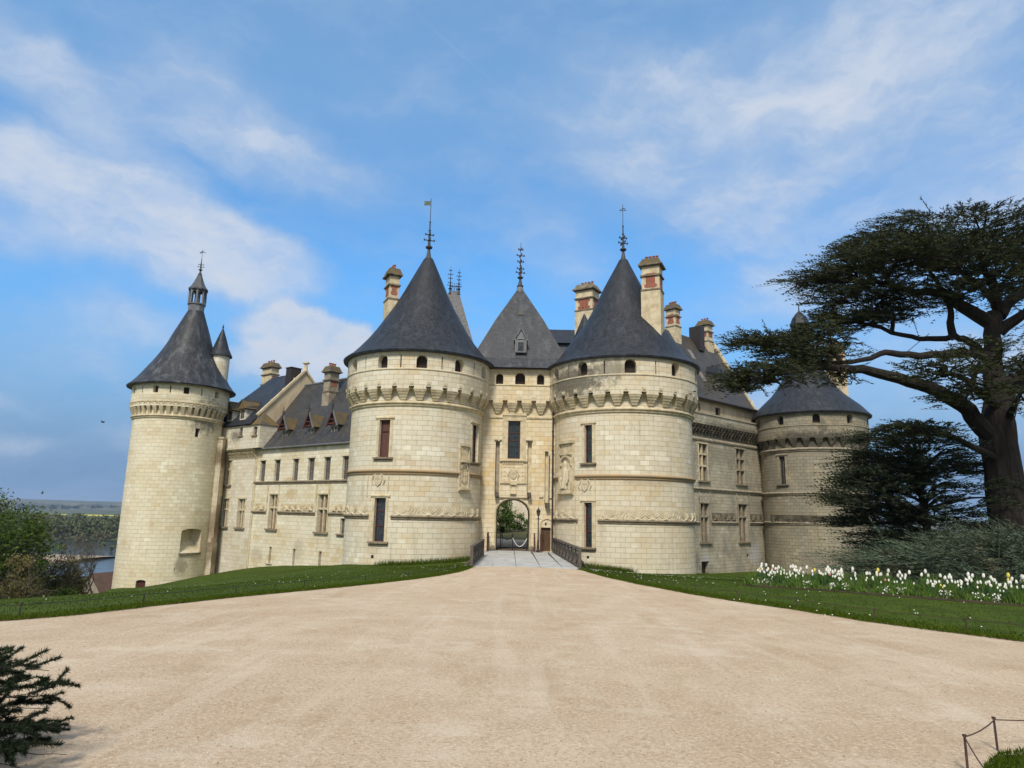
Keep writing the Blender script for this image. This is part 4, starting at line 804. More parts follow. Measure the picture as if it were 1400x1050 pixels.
mb.face([AT.P(14.2, 14.95, -.45), AT.P(14.2, 14.95, 11.5), AT.P(14.4, 23.5, 4.7)]); mb.face([AT.P(-5, 14.95, -.45), AT.P(-5, 14.95, 11.5), AT.P(-5, 23.5, 4.7)])
rf = mb.build('roof', M_SLATEM, tR2)
mb = MB(); mb.tube([AT.P(-5, 14.93, -.5), AT.P(14.3, 14.93, -.5)], .13, 8); mb.build('gutter', M_IRON, rf)
mb = MB(); mb.bar(AT.P(14.25, 15., -.4), AT.P(14.45, 23.7, 4.7), .35, .28)
for k in range(5): q = AT.P(14.25, 15.9+k*1.82, .0+k*1.1); mb.box(q, (.3, .3, .5), 0, .6)
mb.build('gable_coping', M_STONE, rf)
def onroof(s, f, lift=.06): return AT.P(s, 14.95+8.55*f+lift, -.45+5.15*f)
for s, f in ((2.5, .12), (5.8, .28), (6.6, .62), (10.2, .3)):
    mb = MB(); a, b, c, d = onroof(s, f), onroof(s+.75, f), onroof(s+.75, f+.13), onroof(s, f+.13)
    mb.hexa([p-Vector((0, 0, .1)) for p in (a, b, c, d)] + [a, b, c, d]); mb.build('skylight', M_FRAME, rf)
s = 8.6; mb = MB(); f = .34; q = onroof(s, f)
mb.hexa([AT.P(s-.7, 16.6, .4), AT.P(s+.7, 16.6, .4), AT.P(s+.7, 16.6, 2.6), AT.P(s-.7, 16.6, 2.6), AT.P(s-.7, 18.2, .4), AT.P(s+.7, 18.2, .4), AT.P(s+.7, 18.2, 2.6), AT.P(s-.7, 18.2, 2.6)]); dm = mb.build('dormer', M_LEAD, rf)
mb = MB(); hx(mb, AT, s-.95, s+.95, 18.2, 18.35, .1, 3.2, 18.2, 19.2)
for sg in (-1, 1): mb.face([AT.P(s, 19.5, .9), AT.P(s+sg*.95, 18.35, .1), AT.P(s+sg*.95, 18.35, 2.6), AT.P(s, 19.5, 3.4)])
mb.face([AT.P(s-.95, 18.35, .1), AT.P(s+.95, 18.35, .1), AT.P(s, 19.5, .9)]); mb.build('dormer_roof', M_SLATE, dm)
mb = MB(); hx(mb, AT, s-.45, s+.45, 16.8, 18., .34, .4); mb.build('pane', M_GLASSP, dm)
mb = MB(); hx(mb, AT, 9.3, 10.3, 21.8, 24.7, 3.4, 4.8); mb.build('roof_housing', M_IRON, rf)
ang = math.atan2(WR.d[1], WR.d[0])
chimney(tR2, *AT.P(5.5, 0, 4.4)[:2], 20.5, 26.7, 1.0, 1.2, ang, brick=(24.2, 25.3), pots=4); chimney(tR2, *AT.P(12.5, 0, 4.6)[:2], 21, 26.3, 1.1, 1.3, ang, brick=(24.0, 24.5), pots=3)
pipe(tR2, [WR.P(13.85, 11.4, -.42), WR.P(13.8, -2.6, -.42)], .13)
tc_ = AT.P(13.4, 0, 7.)[:2]
mb = MB(); mb.lathe(tc_, [(1., 15), (1., 20.2)], 12); pt = mb.build('stair_turret', M_STONED, tR2)
mb = MB(); mb.lathe(tc_, [(1.25, 20.1), (.7, 21.4), (.1, 23.4), (.05, 25.2)], 12); mb.bar((tc_[0]-.7, tc_[1], 24.7), (tc_[0]+.7, tc_[1], 24.7), .06); mb.bar((tc_[0]-.45, tc_[1], 24.2), (tc_[0]+.45, tc_[1], 24.2), .06); mb.build('turret_roof', M_SLATE, pt)

# ================================================================== roofs rising behind the gatehouse
def hip(parent, x0, x1, y0, y1, z0, z1, r, m, name='roof'):
    mb = MB(); a, b, c, d = (x0, y0, z0), (x1, y0, z0), (x1, y1, z0), (x0, y1, z0); ym = (y0+y1)/2; p, q = (x0+r, ym, z1), (x1-r, ym, z1); L = math.hypot((y1-y0)/2, z1-z0)
    mb.face([a, b, q, p], [(x0, 0), (x1, 0), (x1-r, L), (x0+r, L)]); mb.face([c, d, p, q], [(x0, 0), (x1, 0), (x1-r, L), (x0+r, L)]); mb.face([b, c, q], [(0, 0), (y1-y0, 0), ((y1-y0)/2, L)]); mb.face([d, a, p], [(0, 0), (y1-y0, 0), ((y1-y0)/2, L)])
    return mb.build(name, m, parent)
tS = thing('chapel', 'steep pale slate roof with twin spikes just behind the left front tower', 'chapel', (-5.8, 62.5, 0))
mb = MB(); mb.box((-5.8, 63.2, 6.5), (6.6, 6.6, 15)); mb.build('wall', M_PV, tS)
hr = hip(tS, -9.25, -2.35, 59.8, 66.6, 14., 24.0, 3.0, M_SLATEL)
for x in (-6.2, -5.36): finial(hr, (x, 63.2), 23.7, 26.3+(.25 if x < -6 else 0), M_FIN, None, .6)
mb = MB()
for i in range(4): x = -6.15+.25*i; mb.bar((x, 63.2, 23.9), (x+.2, 63.2, 24.5), .045); mb.bar((x+.2, 63.2, 23.9), (x, 63.2, 24.5), .045)
mb.bar((-6.25, 63.2, 24.5), (-5.3, 63.2, 24.5), .06); mb.bar((-5.78, 63.2, 24.5), (-5.78, 63.2, 24.85), .05); mb.build('roof_cresting', M_IRON, hr)
tV = thing('rear_wing', 'slate roofed building showing between gatehouse roof and right front tower, one brick-panelled chimney', 'castle wing', (5, 66, 0))
mb = MB(); mb.box((6.9, 67, 8.9), (9, 6., 20.6)); mb.build('wall', M_SLATEL, tV)
mb = MB(); mb.face([(2.3, 63.7, 19.2), (11.4, 63.7, 19.2), (11.4, 66.6, 21.3), (2.3, 66.6, 21.3)], [(0, 0), (13, 0), (13, 4), (0, 4)]); mb.face([(2.3, 63.7, 19.2), (11.4, 63.7, 19.2), (11.4, 64, 19.1), (2.3, 64, 19.1)]); mb.face([(2.3, 70.4, 19.2), (11.4, 70.4, 19.2), (11.4, 66.6, 21.3), (2.3, 66.6, 21.3)]); vr = mb.build('roof', M_SLATE, tV)
chimney(tV, 7.05, 62.4, 14, 24.75, 1.75, 1.5, rad(-32), brick=(22.0, 23.0), pots=4, capm=M_STONED)
mb = MB(); mb.lathe((6.75, 61.8), [(1.9, 17.0), (.9, 19.6), (.25, 21.2), (.05, 21.8), (.05, 22.8)], 16); mb.bar((6.5, 61.8, 22.2), (7., 61.8, 22.2), .06); mb.build('turret_roof', M_SLATE, vr)
tY = thing('stair_tower', 'small dark hipped turret roof peeping out left of the gatehouse roof', 'turret', (-2., 63.5, 0))
mb = MB(); mb.box((-2.5, 63.6, 8), (1.5, 2.0, 15.8)); mb.build('wall', M_PV, tY)
hy = hip(tY, -3.4, -1.2, 62.3, 65., 16.6, 19.0, 1.0, M_SLATE); mb = MB(); mb.tube([(-2.6, 62.6, 16.9), (-2.6, 62.6, 18.4)], [.1, .03], 6); mb.bar((-3.4, 62.35, 16.55), (-1.2, 62.35, 16.55), .16, .3); mb.build('finial', M_IRON, hy)
tF = thing('courtyard_building', 'pale wall across the courtyard seen through the gate arch', 'building', (0, 110, 0))
mb = MB(); FW = Pln((-16, 110), (16, 110)); fo = [op(6+k*4.4, 7.3+k*4.4, 1.2, 3.6, d=.3) for k in range(5)] + [op(6+k*4.4, 7.3+k*4.4, 5.2, 7.4, d=.3) for k in range(5)]
wall(mb, FW, 0, 32, -1, 10, fo); hx(mb, FW, 0, 32, 9.9, 10.2, -.3, .3); mb.build('wall', M_PV, tF)
for o in fo: cross(FW, o, tF, M_STONE)
hip(tF, -16.3, 16.3, 109.7, 117, 10.1, 12.5, 3, M_SLATE)
# ================================================================== terrain
CP = [(0, -12, 1.57), (-14, -12, 1.5), (14, -12, 1.5), (0, 0, 1.2), (0, 10, .89), (0, 20, .58), (0, 30, .28), (0, 39, .02), (-9.2, 12.9, .8), (-8, 15.6, .72), (-7, 18.3, .63), (-5.9, 20.7, .56), (-3.7, 26.4, .38), (-2.6, 31, .22), (-2.1, 36, .05),
      (9.3, 12.9, .8), (7.9, 15.3, .73), (7.2, 18, .65), (5.8, 22.2, .51), (4.9, 26.2, .39), (4.3, 30.4, .26), (4.1, 36, .06), (-12, 5, 1.05), (-20, -4, 1.2), (13, 5, 1.1), (20, -4, 1.3),
      (-2.6, 47, -.5), (-7.4, 48.3, -.75), (-11.5, 50, -.92), (-14.5, 60, -1.75), (-20, 64.2, -2.2), (-25.6, 68.6, -2.9), (-30, 70.5, -3.75), (-34, 66, -4.6), (-37.6, 67.2, -4.85), (-20, 45, -2.2), (-14, 30, -.55), (-20, 20, -.45), (-28, 30, -1.7), (-36, 46, -4.6), (-30, 55, -3.6),
      (8.9, 48.6, -1.0), (13, 50.5, -1.15), (4.4, 46, -.6), (17.6, 66.2, -2.35), (27, 74.8, -2.65), (12, 36, -.3), (20, 45, -1.1), (32, 68, -2.2), (20, 25, .45), (30, 30, .3), (45, 50, -.5), (60, 20, .5), (24, 33, .2), (14.9, 20.4, .52), (9, 26.2, .38),
      (-45, 44, -8.5), (-50, 60, -13), (-46, 75, -12), (-62, 40, -14), (-70, 70, -19), (-60, 10, -8), (-45, 20, -4), (-90, 60, -24), (-90, 0, -20), (-45, 100, -16), (-80, 110, -25), (0, 62, .15), (0, 75, .15), (-4, 95, .15), (12, 80, .15), (0, 112, .1), (40, 110, -2), (70, 70, -1), (70, 120, -4), (-20, 110, -8)]
CPn = np.array(CP); A_ = CPn[:, :2]
def tps(r2): return np.where(r2 > 1e-9, .5*r2*np.log(r2+1e-12), 0.)
K = tps(((A_[:, None]-A_[None])**2).sum(-1)) + np.eye(len(CP))*1.5
Pm = np.c_[np.ones(len(CP)), A_]; Mx = np.block([[K, Pm], [Pm.T, np.zeros((3, 3))]])
SOL = np.linalg.solve(Mx, np.r_[CPn[:, 2], np.zeros(3)])
def Hn(X, Y):
    X, Y = np.asarray(X, float), np.asarray(Y, float); sh = X.shape; Q = np.c_[X.ravel(), Y.ravel()]; out = np.empty(len(Q))
    for i in range(0, len(Q), 20000):
        q = Q[i:i+20000]; out[i:i+20000] = tps(((q[:, None]-A_[None])**2).sum(-1)) @ SOL[:len(CP)] + SOL[len(CP)] + q @ SOL[len(CP)+1:]
    return out.reshape(sh)
def H(x, y): return float(Hn([x], [y])[0])
def grid_mesh(name, X, Y, Z, m, **k):
    n0, n1 = X.shape; I = np.arange(n0*n1).reshape(n0, n1); F_ = np.stack([I[:-1, :-1], I[1:, :-1], I[1:, 1:], I[:-1, 1:]], -1).reshape(-1, 4)
    return np_mesh(name, np.stack([X, Y, Z], -1).reshape(-1, 3), F_, m, smooth=True, **k)
def ground_mat(name, cols, scale, bs=.5, bscale=60., rough=.95, extra=None):
    m, t, b = new_mat(name); ob = nd(t, 'ShaderNodeTexCoord').outputs['Object']
    c = mix(t, ramp(t, noise(t, ob, scale, 6., .6), .35, .65), cols[0], cols[1])
    if len(cols) > 2: c = mix(t, ramp(t, noise(t, ob, scale*.23, 4., .6), .5, .72), c, cols[2])
    if extra: c = extra(t, ob, c)
    setin(t, b, 'Base Color', c); setin(t, b, 'Roughness', rough); setin(t, b, 'Specular IOR Level', .15)
    if bs: bump(t, b, noise(t, ob, bscale, 3., .7), bs, .02)
    return m
def gravel_extra(t, ob, c):
    f = noise(t, ob, 26., 4., .75); c = mix(t, ramp(t, f, .50, .68, 0., .75), c, (.30, .225, .145)); c = mix(t, ramp(t, f, .34, .48, .75, 0.), c, (.70, .59, .44))
    s = noise(t, vmap(t, ob, scale=(.9, 1.1, 1), rot=(0, 0, .25)), .8, 9., .74); c = mix(t, ramp(t, s, .50, .66, 0., .6), c, (.64, .55, .42))
    s2 = noise(t, vmap(t, ob, scale=(1.2, .5, 1), rot=(0, 0, -.5)), .9, 8., .7); c = mix(t, ramp(t, s2, .53, .66, 0., .45), c, (.40, .295, .18))
    tk = noise(t, vmap(t, ob, scale=(2.4, .16, 1), rot=(0, 0, .12)), 1.0, 4., .6); c = mix(t, ramp(t, tk, .54, .64, 0., .22), c, (.68, .59, .46))
    g = noise(t, ob, 80., 2., .75); return mix(t, ramp(t, g, .57, .70, 0., .7), c, (.19, .145, .10))
M_GRAVEL = ground_mat('gravel', ((.50, .375, .255), (.57, .445, .315), (.47, .345, .23)), .8, .8, 55., extra=gravel_extra)
M_LAWN = ground_mat('lawn', ((.036, .062, .005), (.058, .088, .008), (.032, .056, .005)), 1.3, .7, 30., extra=lambda t, ob, c: mix(t, ramp(t, noise(t, ob, 2.4, 6., .7), .62, .72, 0., .5), c, (.16, .135, .06)))
M_EARTH = ground_mat('earth', ((.075, .075, .03), (.10, .085, .045), (.05, .065, .02)), .25, .6, 8.)
M_SOIL = ground_mat('soil', ((.040, .030, .020), (.06, .045, .028)), 2., .8, 25.)
M_DIRT = ground_mat('path_edge_dirt', ((.15, .11, .07), (.10, .075, .045)), 3., .6, 40.)
def valley_extra(t, ob, c):
    v = nd(t, 'ShaderNodeTexVoronoi', {'Vector': vmap(t, ob, scale=(1, .55, 1)), 'Scale': .0045}).outputs['Color']
    c = mix(t, .45, c, mix(t, nd(t, 'ShaderNodeSeparateColor', {0: v}).outputs[0], (.06, .10, .025), (.14, .13, .07)))
    return mix(t, ramp(t, noise(t, ob, .006, 5., .6), .48, .6), c, (.03, .045, .016))
M_VALLEY = ground_mat('valley', ((.06, .085, .025), (.10, .11, .045)), .004, 0, extra=valley_extra)
M_RAPE = plain('rapeseed', (.55, .47, .03), var=.1, scale=.02, bs=0); M_SAND = plain('sandbank', (.36, .27, .19), col2=(.24, .19, .13), scale=.12, bs=0)
M_HILL = ground_mat('wooded_hill', ((.028, .042, .020), (.13, .12, .07), (.17, .17, .10)), .006, 0)
mW, tw_, bw_ = new_mat('river_water'); setin(tw_, bw_, 'Base Color', (.055, .06, .06)); setin(tw_, bw_, 'Roughness', .12); setin(tw_, bw_, 'Specular IOR Level', .6)
bump(tw_, bw_, noise(tw_, vmap(tw_, nd(tw_, 'ShaderNodeTexCoord').outputs['Object'], scale=(.3, 1, 1)), .4, 5.), .35, .3)
def struct(o): return tag(o, kind='structure')
ZR = -25.
X, Y = np.meshgrid(np.linspace(-7000, 7000, 61), np.linspace(-400, 9000, 61), indexing='ij'); struct(grid_mesh('ground', X, Y, np.full_like(X, ZR-.6), M_VALLEY))
# castle hill
u = np.linspace(-1, 1, 91); X, Y = np.meshgrid(np.r_[np.linspace(-110, -60, 18), np.linspace(-58, 60, 100), np.linspace(63, 110, 14)], np.r_[np.linspace(-30, -14, 6), np.linspace(-12, 84, 90), np.linspace(87, 150, 20)], indexing='ij')
Z = Hn(X, Y); Z = np.where(Y < -12, np.minimum(Z, 1.6), Z); Z = np.maximum(Z, ZR-1.5)-.16
edge = np.clip((np.maximum(np.abs(X), 0)-85)/25, 0, 1); edge = np.maximum(edge, np.clip((Y-118)/30, 0, 1)); edge = np.maximum(edge, np.clip((-Y-22)/8, 0, 1)); Z = Z*(1-edge)+(ZR-1.)*edge
near = (np.abs(X) < 14) & (Y < 45); Z = np.where(near, Z-.25, Z); struct(grid_mesh('hillside', X, Y, Z, M_EARTH))
# gravel forecourt and lawns
LE = [(-34, -3), (-24, 3.2), (-15, 8.6), (-11, 11.3), (-9.16, 12.91), (-8.42, 13.84), (-8.01, 15.4), (-7.06, 18.29), (-5.87, 20.9), (-4.7, 23.8), (-3.69, 26.6), (-2.91, 29.8), (-2.3, 33.5), (-2.05, 37), (-2.05, 39.2)]
RE = [(34, -5), (24, 1.5), (16, 7.2), (11.5, 10.9), (9.35, 12.92), (8.84, 13.78), (7.92, 15.5), (7.2, 17.98), (6.37, 20.3), (5.79, 22.4), (4.95, 26.3), (4.35, 30.4), (4.05, 34.5), (3.98, 39.2)]
def resample(P, n):
    P = np.array(P, float); s = np.r_[0, np.cumsum(np.hypot(*np.diff(P, axis=0).T))]; q = np.linspace(0, s[-1], n); return np.c_[np.interp(q, s, P[:, 0]), np.interp(q, s, P[:, 1])]
def strip(A, B, nu, nv):
    a, b = resample(A, nu), resample(B, nu); v = np.linspace(0, 1, nv)[None, :, None]; Q = a[:, None]*(1-v)+b[:, None]*v; return Q[..., 0], Q[..., 1]
gl = [(-34, -12)] + LE; gr_ = [(34, -12)] + RE
X, Y = strip([(-36, -14)] + LE, [(36, -14)] + RE, 70, 40); struct(grid_mesh('gravel_forecourt', X, Y, Hn(X, Y)+.012, M_GRAVEL))
LO = [(-62, 14), (-50, 32), (-44, 44), (-39.6, 56), (-38.9, 66), (-36, 68.5), (-31, 72), (-26.2, 69.6), (-20, 64.8), (-14.5, 60.6), (-11, 54.5), (-7.4, 50.5), (-4.4, 49.6), (-2.3, 47.5)]
RO_ = [(70, 12), (60, 40), (50, 62), (38, 69.5), (30, 76), (23.5, 72.8), (17.7, 66.9), (14, 56), (11, 50.5), (8.9, 49.8), (5.5, 51), (4.2, 50)]
def lawn_edge(P, dx): return [(x+dx, y) for x, y in P]
lawns = []
for nm, E_, O_, lab in (('lawn', LE, LO, 0), ('lawn', RE, RO_, 1)):
    X, Y = strip(E_, O_, 110, 44); Zl = Hn(X, Y)+.05; Zl[:, 0] -= .09; lawns.append((X, Y)); struct(grid_mesh(nm, X, Y, Zl, M_LAWN))
    n = len(E_); e = np.array(E_); sg = 1 if lab == 0 else -1
    Xd, Yd = strip([(x-sg*.16, y-.05) for x, y in E_], [(x+sg*.05, y) for x, y in E_], 160, 3); Xd[:, 2] += RNG.normal(0, .035, 160); struct(grid_mesh('path_edge', Xd, Yd, Hn(Xd, Yd)+np.array([.0, .045, .018])[None], M_DIRT))
Xc, Yc = strip([(3.2, 4.2), (3.45, 5.0), (3.70, 5.70), (4.08, 6.06), (4.5, 6.2), (5.6, 6.25), (7, 6.1)], [(5, 1.5), (6, 1.8), (7, 2.2), (8, 2.6), (9, 3), (10, 3.5), (11, 4)], 30, 14); Zc = Hn(Xc, Yc)+.06; Zc[:, 0] -= .05; struct(grid_mesh('lawn', Xc, Yc, Zc, M_LAWN))
Xy, Yy = np.meshgrid(np.linspace(-9, 13, 12), np.linspace(59.6, 110, 12), indexing='ij'); struct(grid_mesh('courtyard', Xy, Yy, Xy*0+.11, M_GRAVEL))
# grass blades over the lawns
def leaf_mat(name, c0, c1, c2=None, rough=.7, trans=.25, spec=.2):
    m, t, b = new_mat(name); g = nd(t, 'ShaderNodeNewGeometry').outputs['Random Per Island']; ob = nd(t, 'ShaderNodeTexCoord').outputs['Object']
    c = mix(t, g, c0, c1)
    if c2: c = mix(t, ramp(t, noise(t, ob, .8, 3.), .5, .7), c, c2)
    setin(t, b, 'Base Color', c); setin(t, b, 'Roughness', rough); setin(t, b, 'Specular IOR Level', spec)
    if trans:
        tr = nd(t, 'ShaderNodeBsdfTranslucent', {'Color': c}); ms = nd(t, 'ShaderNodeMixShader', {0: trans, 1: b.outputs[0], 2: tr.outputs[0]})
        t.links.new(ms.outputs[0], [n for n in t.nodes if n.type == 'OUTPUT_MATERIAL'][0].inputs[0])
    return m
M_BLADE = leaf_mat('grass_blade', (.030, .058, .004), (.070, .100, .009), (.056, .080, .008), spec=.04)
def blades(name, X, Y, n, h, w, lab, pw_=1.6):
    n0, n1 = X.shape; u = RNG.random(n)*(n0-1.001); v = RNG.random(n)**pw_*(n1-1.001); i, j = u.astype(int), v.astype(int); fu, fv = u-i, v-j
    bl = lambda G: (G[i, j]*(1-fu)+G[i+1, j]*fu)*(1-fv)+(G[i, j+1]*(1-fu)+G[i+1, j+1]*fu)*fv
    x, y = bl(X), bl(Y); k = (np.abs(x) < y*.85+3) & (y > 2.); x, y = x[k], y[k]; n = len(x); z = Hn(x, y)+.03
    a = RNG.random(n)*2*PI; hh = h*(.5+RNG.random(n)); ww = w*(.6+RNG.random(n)*.8); le = RNG.normal(0, .35, (n, 2))*hh[:, None]
    V = np.empty((n, 3, 3)); V[:, 0] = np.c_[x-np.cos(a)*ww, y-np.sin(a)*ww, z]; V[:, 1] = np.c_[x+np.cos(a)*ww, y+np.sin(a)*ww, z]; V[:, 2] = np.c_[x+le[:, 0], y+le[:, 1], z+hh]
    return tag(np_mesh(name, V.reshape(-1, 3), np.arange(3*n).reshape(n, 3), M_BLADE), lab, 'grass', kind='stuff')
blades('grass', *lawns[0], 150000, .045, .016, 'mown grass of the lawn left of the forecourt'); blades('grass', *lawns[1], 170000, .045, .016, 'mown grass of the lawn right of the forecourt')
blades('grass', Xc, Yc, 34000, .034, .005, 'grass of the small corner patch at lower right')
ta = RNG.random(900); E3 = resample(LO[-5:], 900); tall = RNG.random(900)
def tufts(P, n, sp, h):
    E_ = resample(P, n); x, y = E_[:, 0]+RNG.normal(0, sp, n), E_[:, 1]-abs(RNG.normal(0, sp, n)); z = Hn(x, y)+.03; a = RNG.random(n)*6.3; w_ = .018; hh = h*(.4+RNG.random(n)); le = RNG.normal(0, .3, (n, 2))*hh[:, None]
    V = np.empty((n, 3, 3)); V[:, 0] = np.c_[x-np.cos(a)*w_, y, z]; V[:, 1] = np.c_[x+np.cos(a)*w_, y, z]; V[:, 2] = np.c_[x+le[:, 0], y+le[:, 1], z+hh]; return V.reshape(-1, 3)
LF = [ML.P(a, 0, -.35) for a in range(-60, 66, 5)]; RF_ = [MR.P(a, 0, -.35) for a in range(-55, 30, 5)]
V = np.r_[tufts([(p.x, p.y) for p in LF[9:]], 2600, .25, .34), tufts([(p.x, p.y) for p in RF_[:11]], 2600, .25, .34)]
tag(np_mesh('long_grass', V, np.arange(len(V)).reshape(-1, 3), M_BLADE), 'longer grass fringe along the foot of the two gate towers', 'grass', kind='stuff')
V = np.r_[tufts(LE[2:], 6500, .06, .075), tufts(RE[2:], 6500, .06, .075), tufts([(x-.12, y) for x, y in LE[2:]], 3000, .14, .06), tufts([(x+.12, y) for x, y in RE[2:]], 3000, .14, .06)]
tag(np_mesh('edge_grass', V, np.arange(len(V)).reshape(-1, 3), M_BLADE), 'ragged grass growing over the edges of the forecourt', 'grass', kind='stuff')
# loose pebbles on the forecourt
n = 9000; y = 3.2+16*RNG.random(n)**1.7; x = (RNG.random(n)*2-1)*(y*.85+1); k = np.abs(x) < np.interp(y, [3, 6, 13, 20], [3.3, 7.5, 8.2, 5.6]); x, y = x[k], y[k]; n = len(x); s_ = .004+.006*RNG.random(n)**2; z = Hn(x, y)+.012+s_*.35
O8 = np.array([(1, 0, 0), (0, 1, 0), (-1, 0, 0), (0, -1, 0), (0, 0, .75), (0, 0, -.75)]); a = RNG.random(n)*6.3; sc = .7+.6*RNG.random((n, 3)); Vp = O8[None]*sc[:, None]*s_[:, None, None]
Vp = np.stack([Vp[..., 0]*np.cos(a)[:, None]-Vp[..., 1]*np.sin(a)[:, None], Vp[..., 0]*np.sin(a)[:, None]+Vp[..., 1]*np.cos(a)[:, None], Vp[..., 2]], -1)+np.stack([x, y, z], -1)[:, None]
F8 = np.array([(0, 1, 4), (1, 2, 4), (2, 3, 4), (3, 0, 4), (1, 0, 5), (2, 1, 5), (3, 2, 5), (0, 3, 5)]); M_PEB = leaf_mat('pebble', (.24, .18, .12), (.68, .60, .49), trans=0., rough=.9)
tag(np_mesh('loose_pebbles', Vp.reshape(-1, 3), (F8[None]+6*np.arange(n)[:, None, None]).reshape(-1, 3), M_PEB), 'loose pebbles scattered over the gravel forecourt', 'gravel', kind='stuff')
M_DAISY = plain('daisy', (.75, .75, .68), var=.05, bs=0)
def daisies(X, Y, n, lab):
    i, j = RNG.integers(0, X.shape[0], n), RNG.integers(0, X.shape[1]//2, n); x, y = X[i, j]+RNG.normal(0, .6, n), Y[i, j]+RNG.normal(0, .6, n); k = (np.abs(x) < y) & (y > 12); x, y = x[k], y[k]; z = Hn(x, y)+.10; q = .011; n = len(x)
    V = np.empty((n, 4, 3)); 
    for c, (a, b) in enumerate(((-1, -1), (1, -1), (1, 1), (-1, 1))): V[:, c] = np.c_[x+a*q, y+b*q, z+b*q*.6]
    tag(np_mesh('daisies', V.reshape(-1, 3), np.arange(4*n).reshape(n, 4), M_DAISY), lab, 'flowers', kind='stuff')
daisies(*lawns[0], 160, 'white daisies scattered in the left lawn'); daisies(*lawns[1], 420, 'white daisies scattered in the right lawn')

# ================================================================== bridge, railings, gate furniture
tD = thing('bridge', 'pale concrete bridge deck leading into the gate arch', 'bridge', (.9, 46, 0))
m_, t_, b_ = new_mat('pale_concrete'); ob = nd(t_, 'ShaderNodeTexCoord').outputs['Object']; cc = mix(t_, ramp(t_, noise(t_, ob, 1.1, 6.), .35, .7), (.44, .45, .44), (.33, .335, .33)); cc = mix(t_, ramp(t_, noise(t_, vmap(t_, ob, scale=(3, .3, 1)), 1.5, 5.), .55, .75, 0., .4), cc, (.22, .215, .2)); setin(t_, b_, 'Base Color', cc); bump(t_, b_, noise(t_, ob, 40., 3.), .3, .01); M_CONC = m_
mb = MB()
for a, b in ((-2.15, -.91), (-.89, .43), (.45, 1.79), (1.81, 3.01), (3.03, 3.9)):
    mb.hexa([(a, 38.9, -.3), (b, 38.9, -.3), (b*.93, 54, -.2), (a, 54, -.2), (a, 38.9, .02), (b, 38.9, .02), (b*.93, 54, .10), (a, 54, .10)])
mb.build('deck', M_CONC, tD)
mb = MB(); mb.box((.9, 46.5, -.22), (5.6, 15., .3)); mb.build('deck_joint', M_DIRT, tD)
mb = MB(); mb.box((.25, 57, -.02), (2.7, 6.0, .24)); mb.build('threshold', M_DIRT, tD)
def railing(label, a, b, n, h=1.08):
    a, b = Vector(a), Vector(b); t = thing('bridge_railing', label, 'railing', a)
    up = Vector((0, 0, 1))
    for i in range(n+1):
        p = a.lerp(b, i/n); mb = MB(); mb.bar(p-up*.3, p+up*(h+.04), .16 if i in (0, n) else .12); mb.build('post', M_WOODG, t)
    mb = MB(); mb.bar(a+up*h, b+up*h, .20, .10); mb.build('handrail', M_WOODG, t)
    mb = MB(); mb.bar(a+up*.12, b+up*.12, .09, .11); mb.bar(a+up*(h-.16), b+up*(h-.16), .07, .08); mb.build('rail', M_WOODG, t)
    for i in range(n):
        p, q = a.lerp(b, i/n), a.lerp(b, (i+1)/n); mb = MB(); mb.bar(p+up*.16, q+up*(h-.2), .05, .09); mb.bar(q+up*.16, p+up*(h-.2), .055, .09)
        m2 = (p+q)/2; mb.bar(m2+up*.16, m2+up*(h-.2), .045, .06); mb.build('cross_brace', M_WOODG, t)
    return t
r0 = railing('grey wooden railing along the left edge of the bridge', (-2.02, 38.6, .0), (-1.75, 47.5, .06), 5)
mb = MB()
for k in range(5): mb.box((-2.25-.17*k, 39.3+.05*k, -.05-.16*k), (.2, 1.1, .06))
mb.bar((-2.1, 38.75, .35), (-3.0, 38.9, -.6), .1); mb.build('side_steps', M_WOODG, r0)
r1_ = railing('grey wooden railing with crossed bars along the right edge of the bridge', (3.92, 38.5, .0), (3.36, 52.2, .08), 8)
mb = MB(); mb.bar((3.95, 38.55, .5), (4.7, 39.2, -.35), .09); mb.build('brace', M_WOODG, r1_)
for x, lab, hgt in ((-1.62, 'oxblood iron gate leaf folded back left of the arch', 1.4), (1.92, 'oxblood iron gate leaf beside the arch, left of the lamp post', 1.4), (2.42, 'oxblood iron gate leaf right of the lamp post', 1.32)):
    t = thing('gate_leaf', lab, 'gate', (x, 52.6, .08)); 
    for px_, py_ in ((x, 52.4), (x+.03, 53.7)): mb = MB(); mb.bar((px_, py_, .08), (px_, py_, .08+hgt), .09); mb.build('post', M_RED, t)
    mb = MB()
    for k in range(7): y = 52.55+.16*k; mb.bar((x+.01, y, .2), (x+.01, y, hgt), .022)
    for z in (.22, hgt-.05): mb.bar((x, 52.4, z), (x+.03, 53.7, z), .04)
    mb.build('bars', M_RED, t)
t = thing('bollard_post', 'low stone wheel guard at the left foot of the arch', 'stone', (-1.25, 53.7, .1)); mb = MB(); mb.lathe((-1.25, 53.72), [(.24, .02), (.22, .2), (.14, .42), (.05, .5)], 10); mb.build('stone', M_STONED, t)
t = thing('bollard_post', 'low stone wheel guard at the right foot of the arch', 'stone', (1.72, 53.7, .1)); mb = MB(); mb.lathe((1.75, 53.72), [(.24, .02), (.22, .2), (.14, .42), (.05, .5)], 10); mb.build('stone', M_STONED, t)
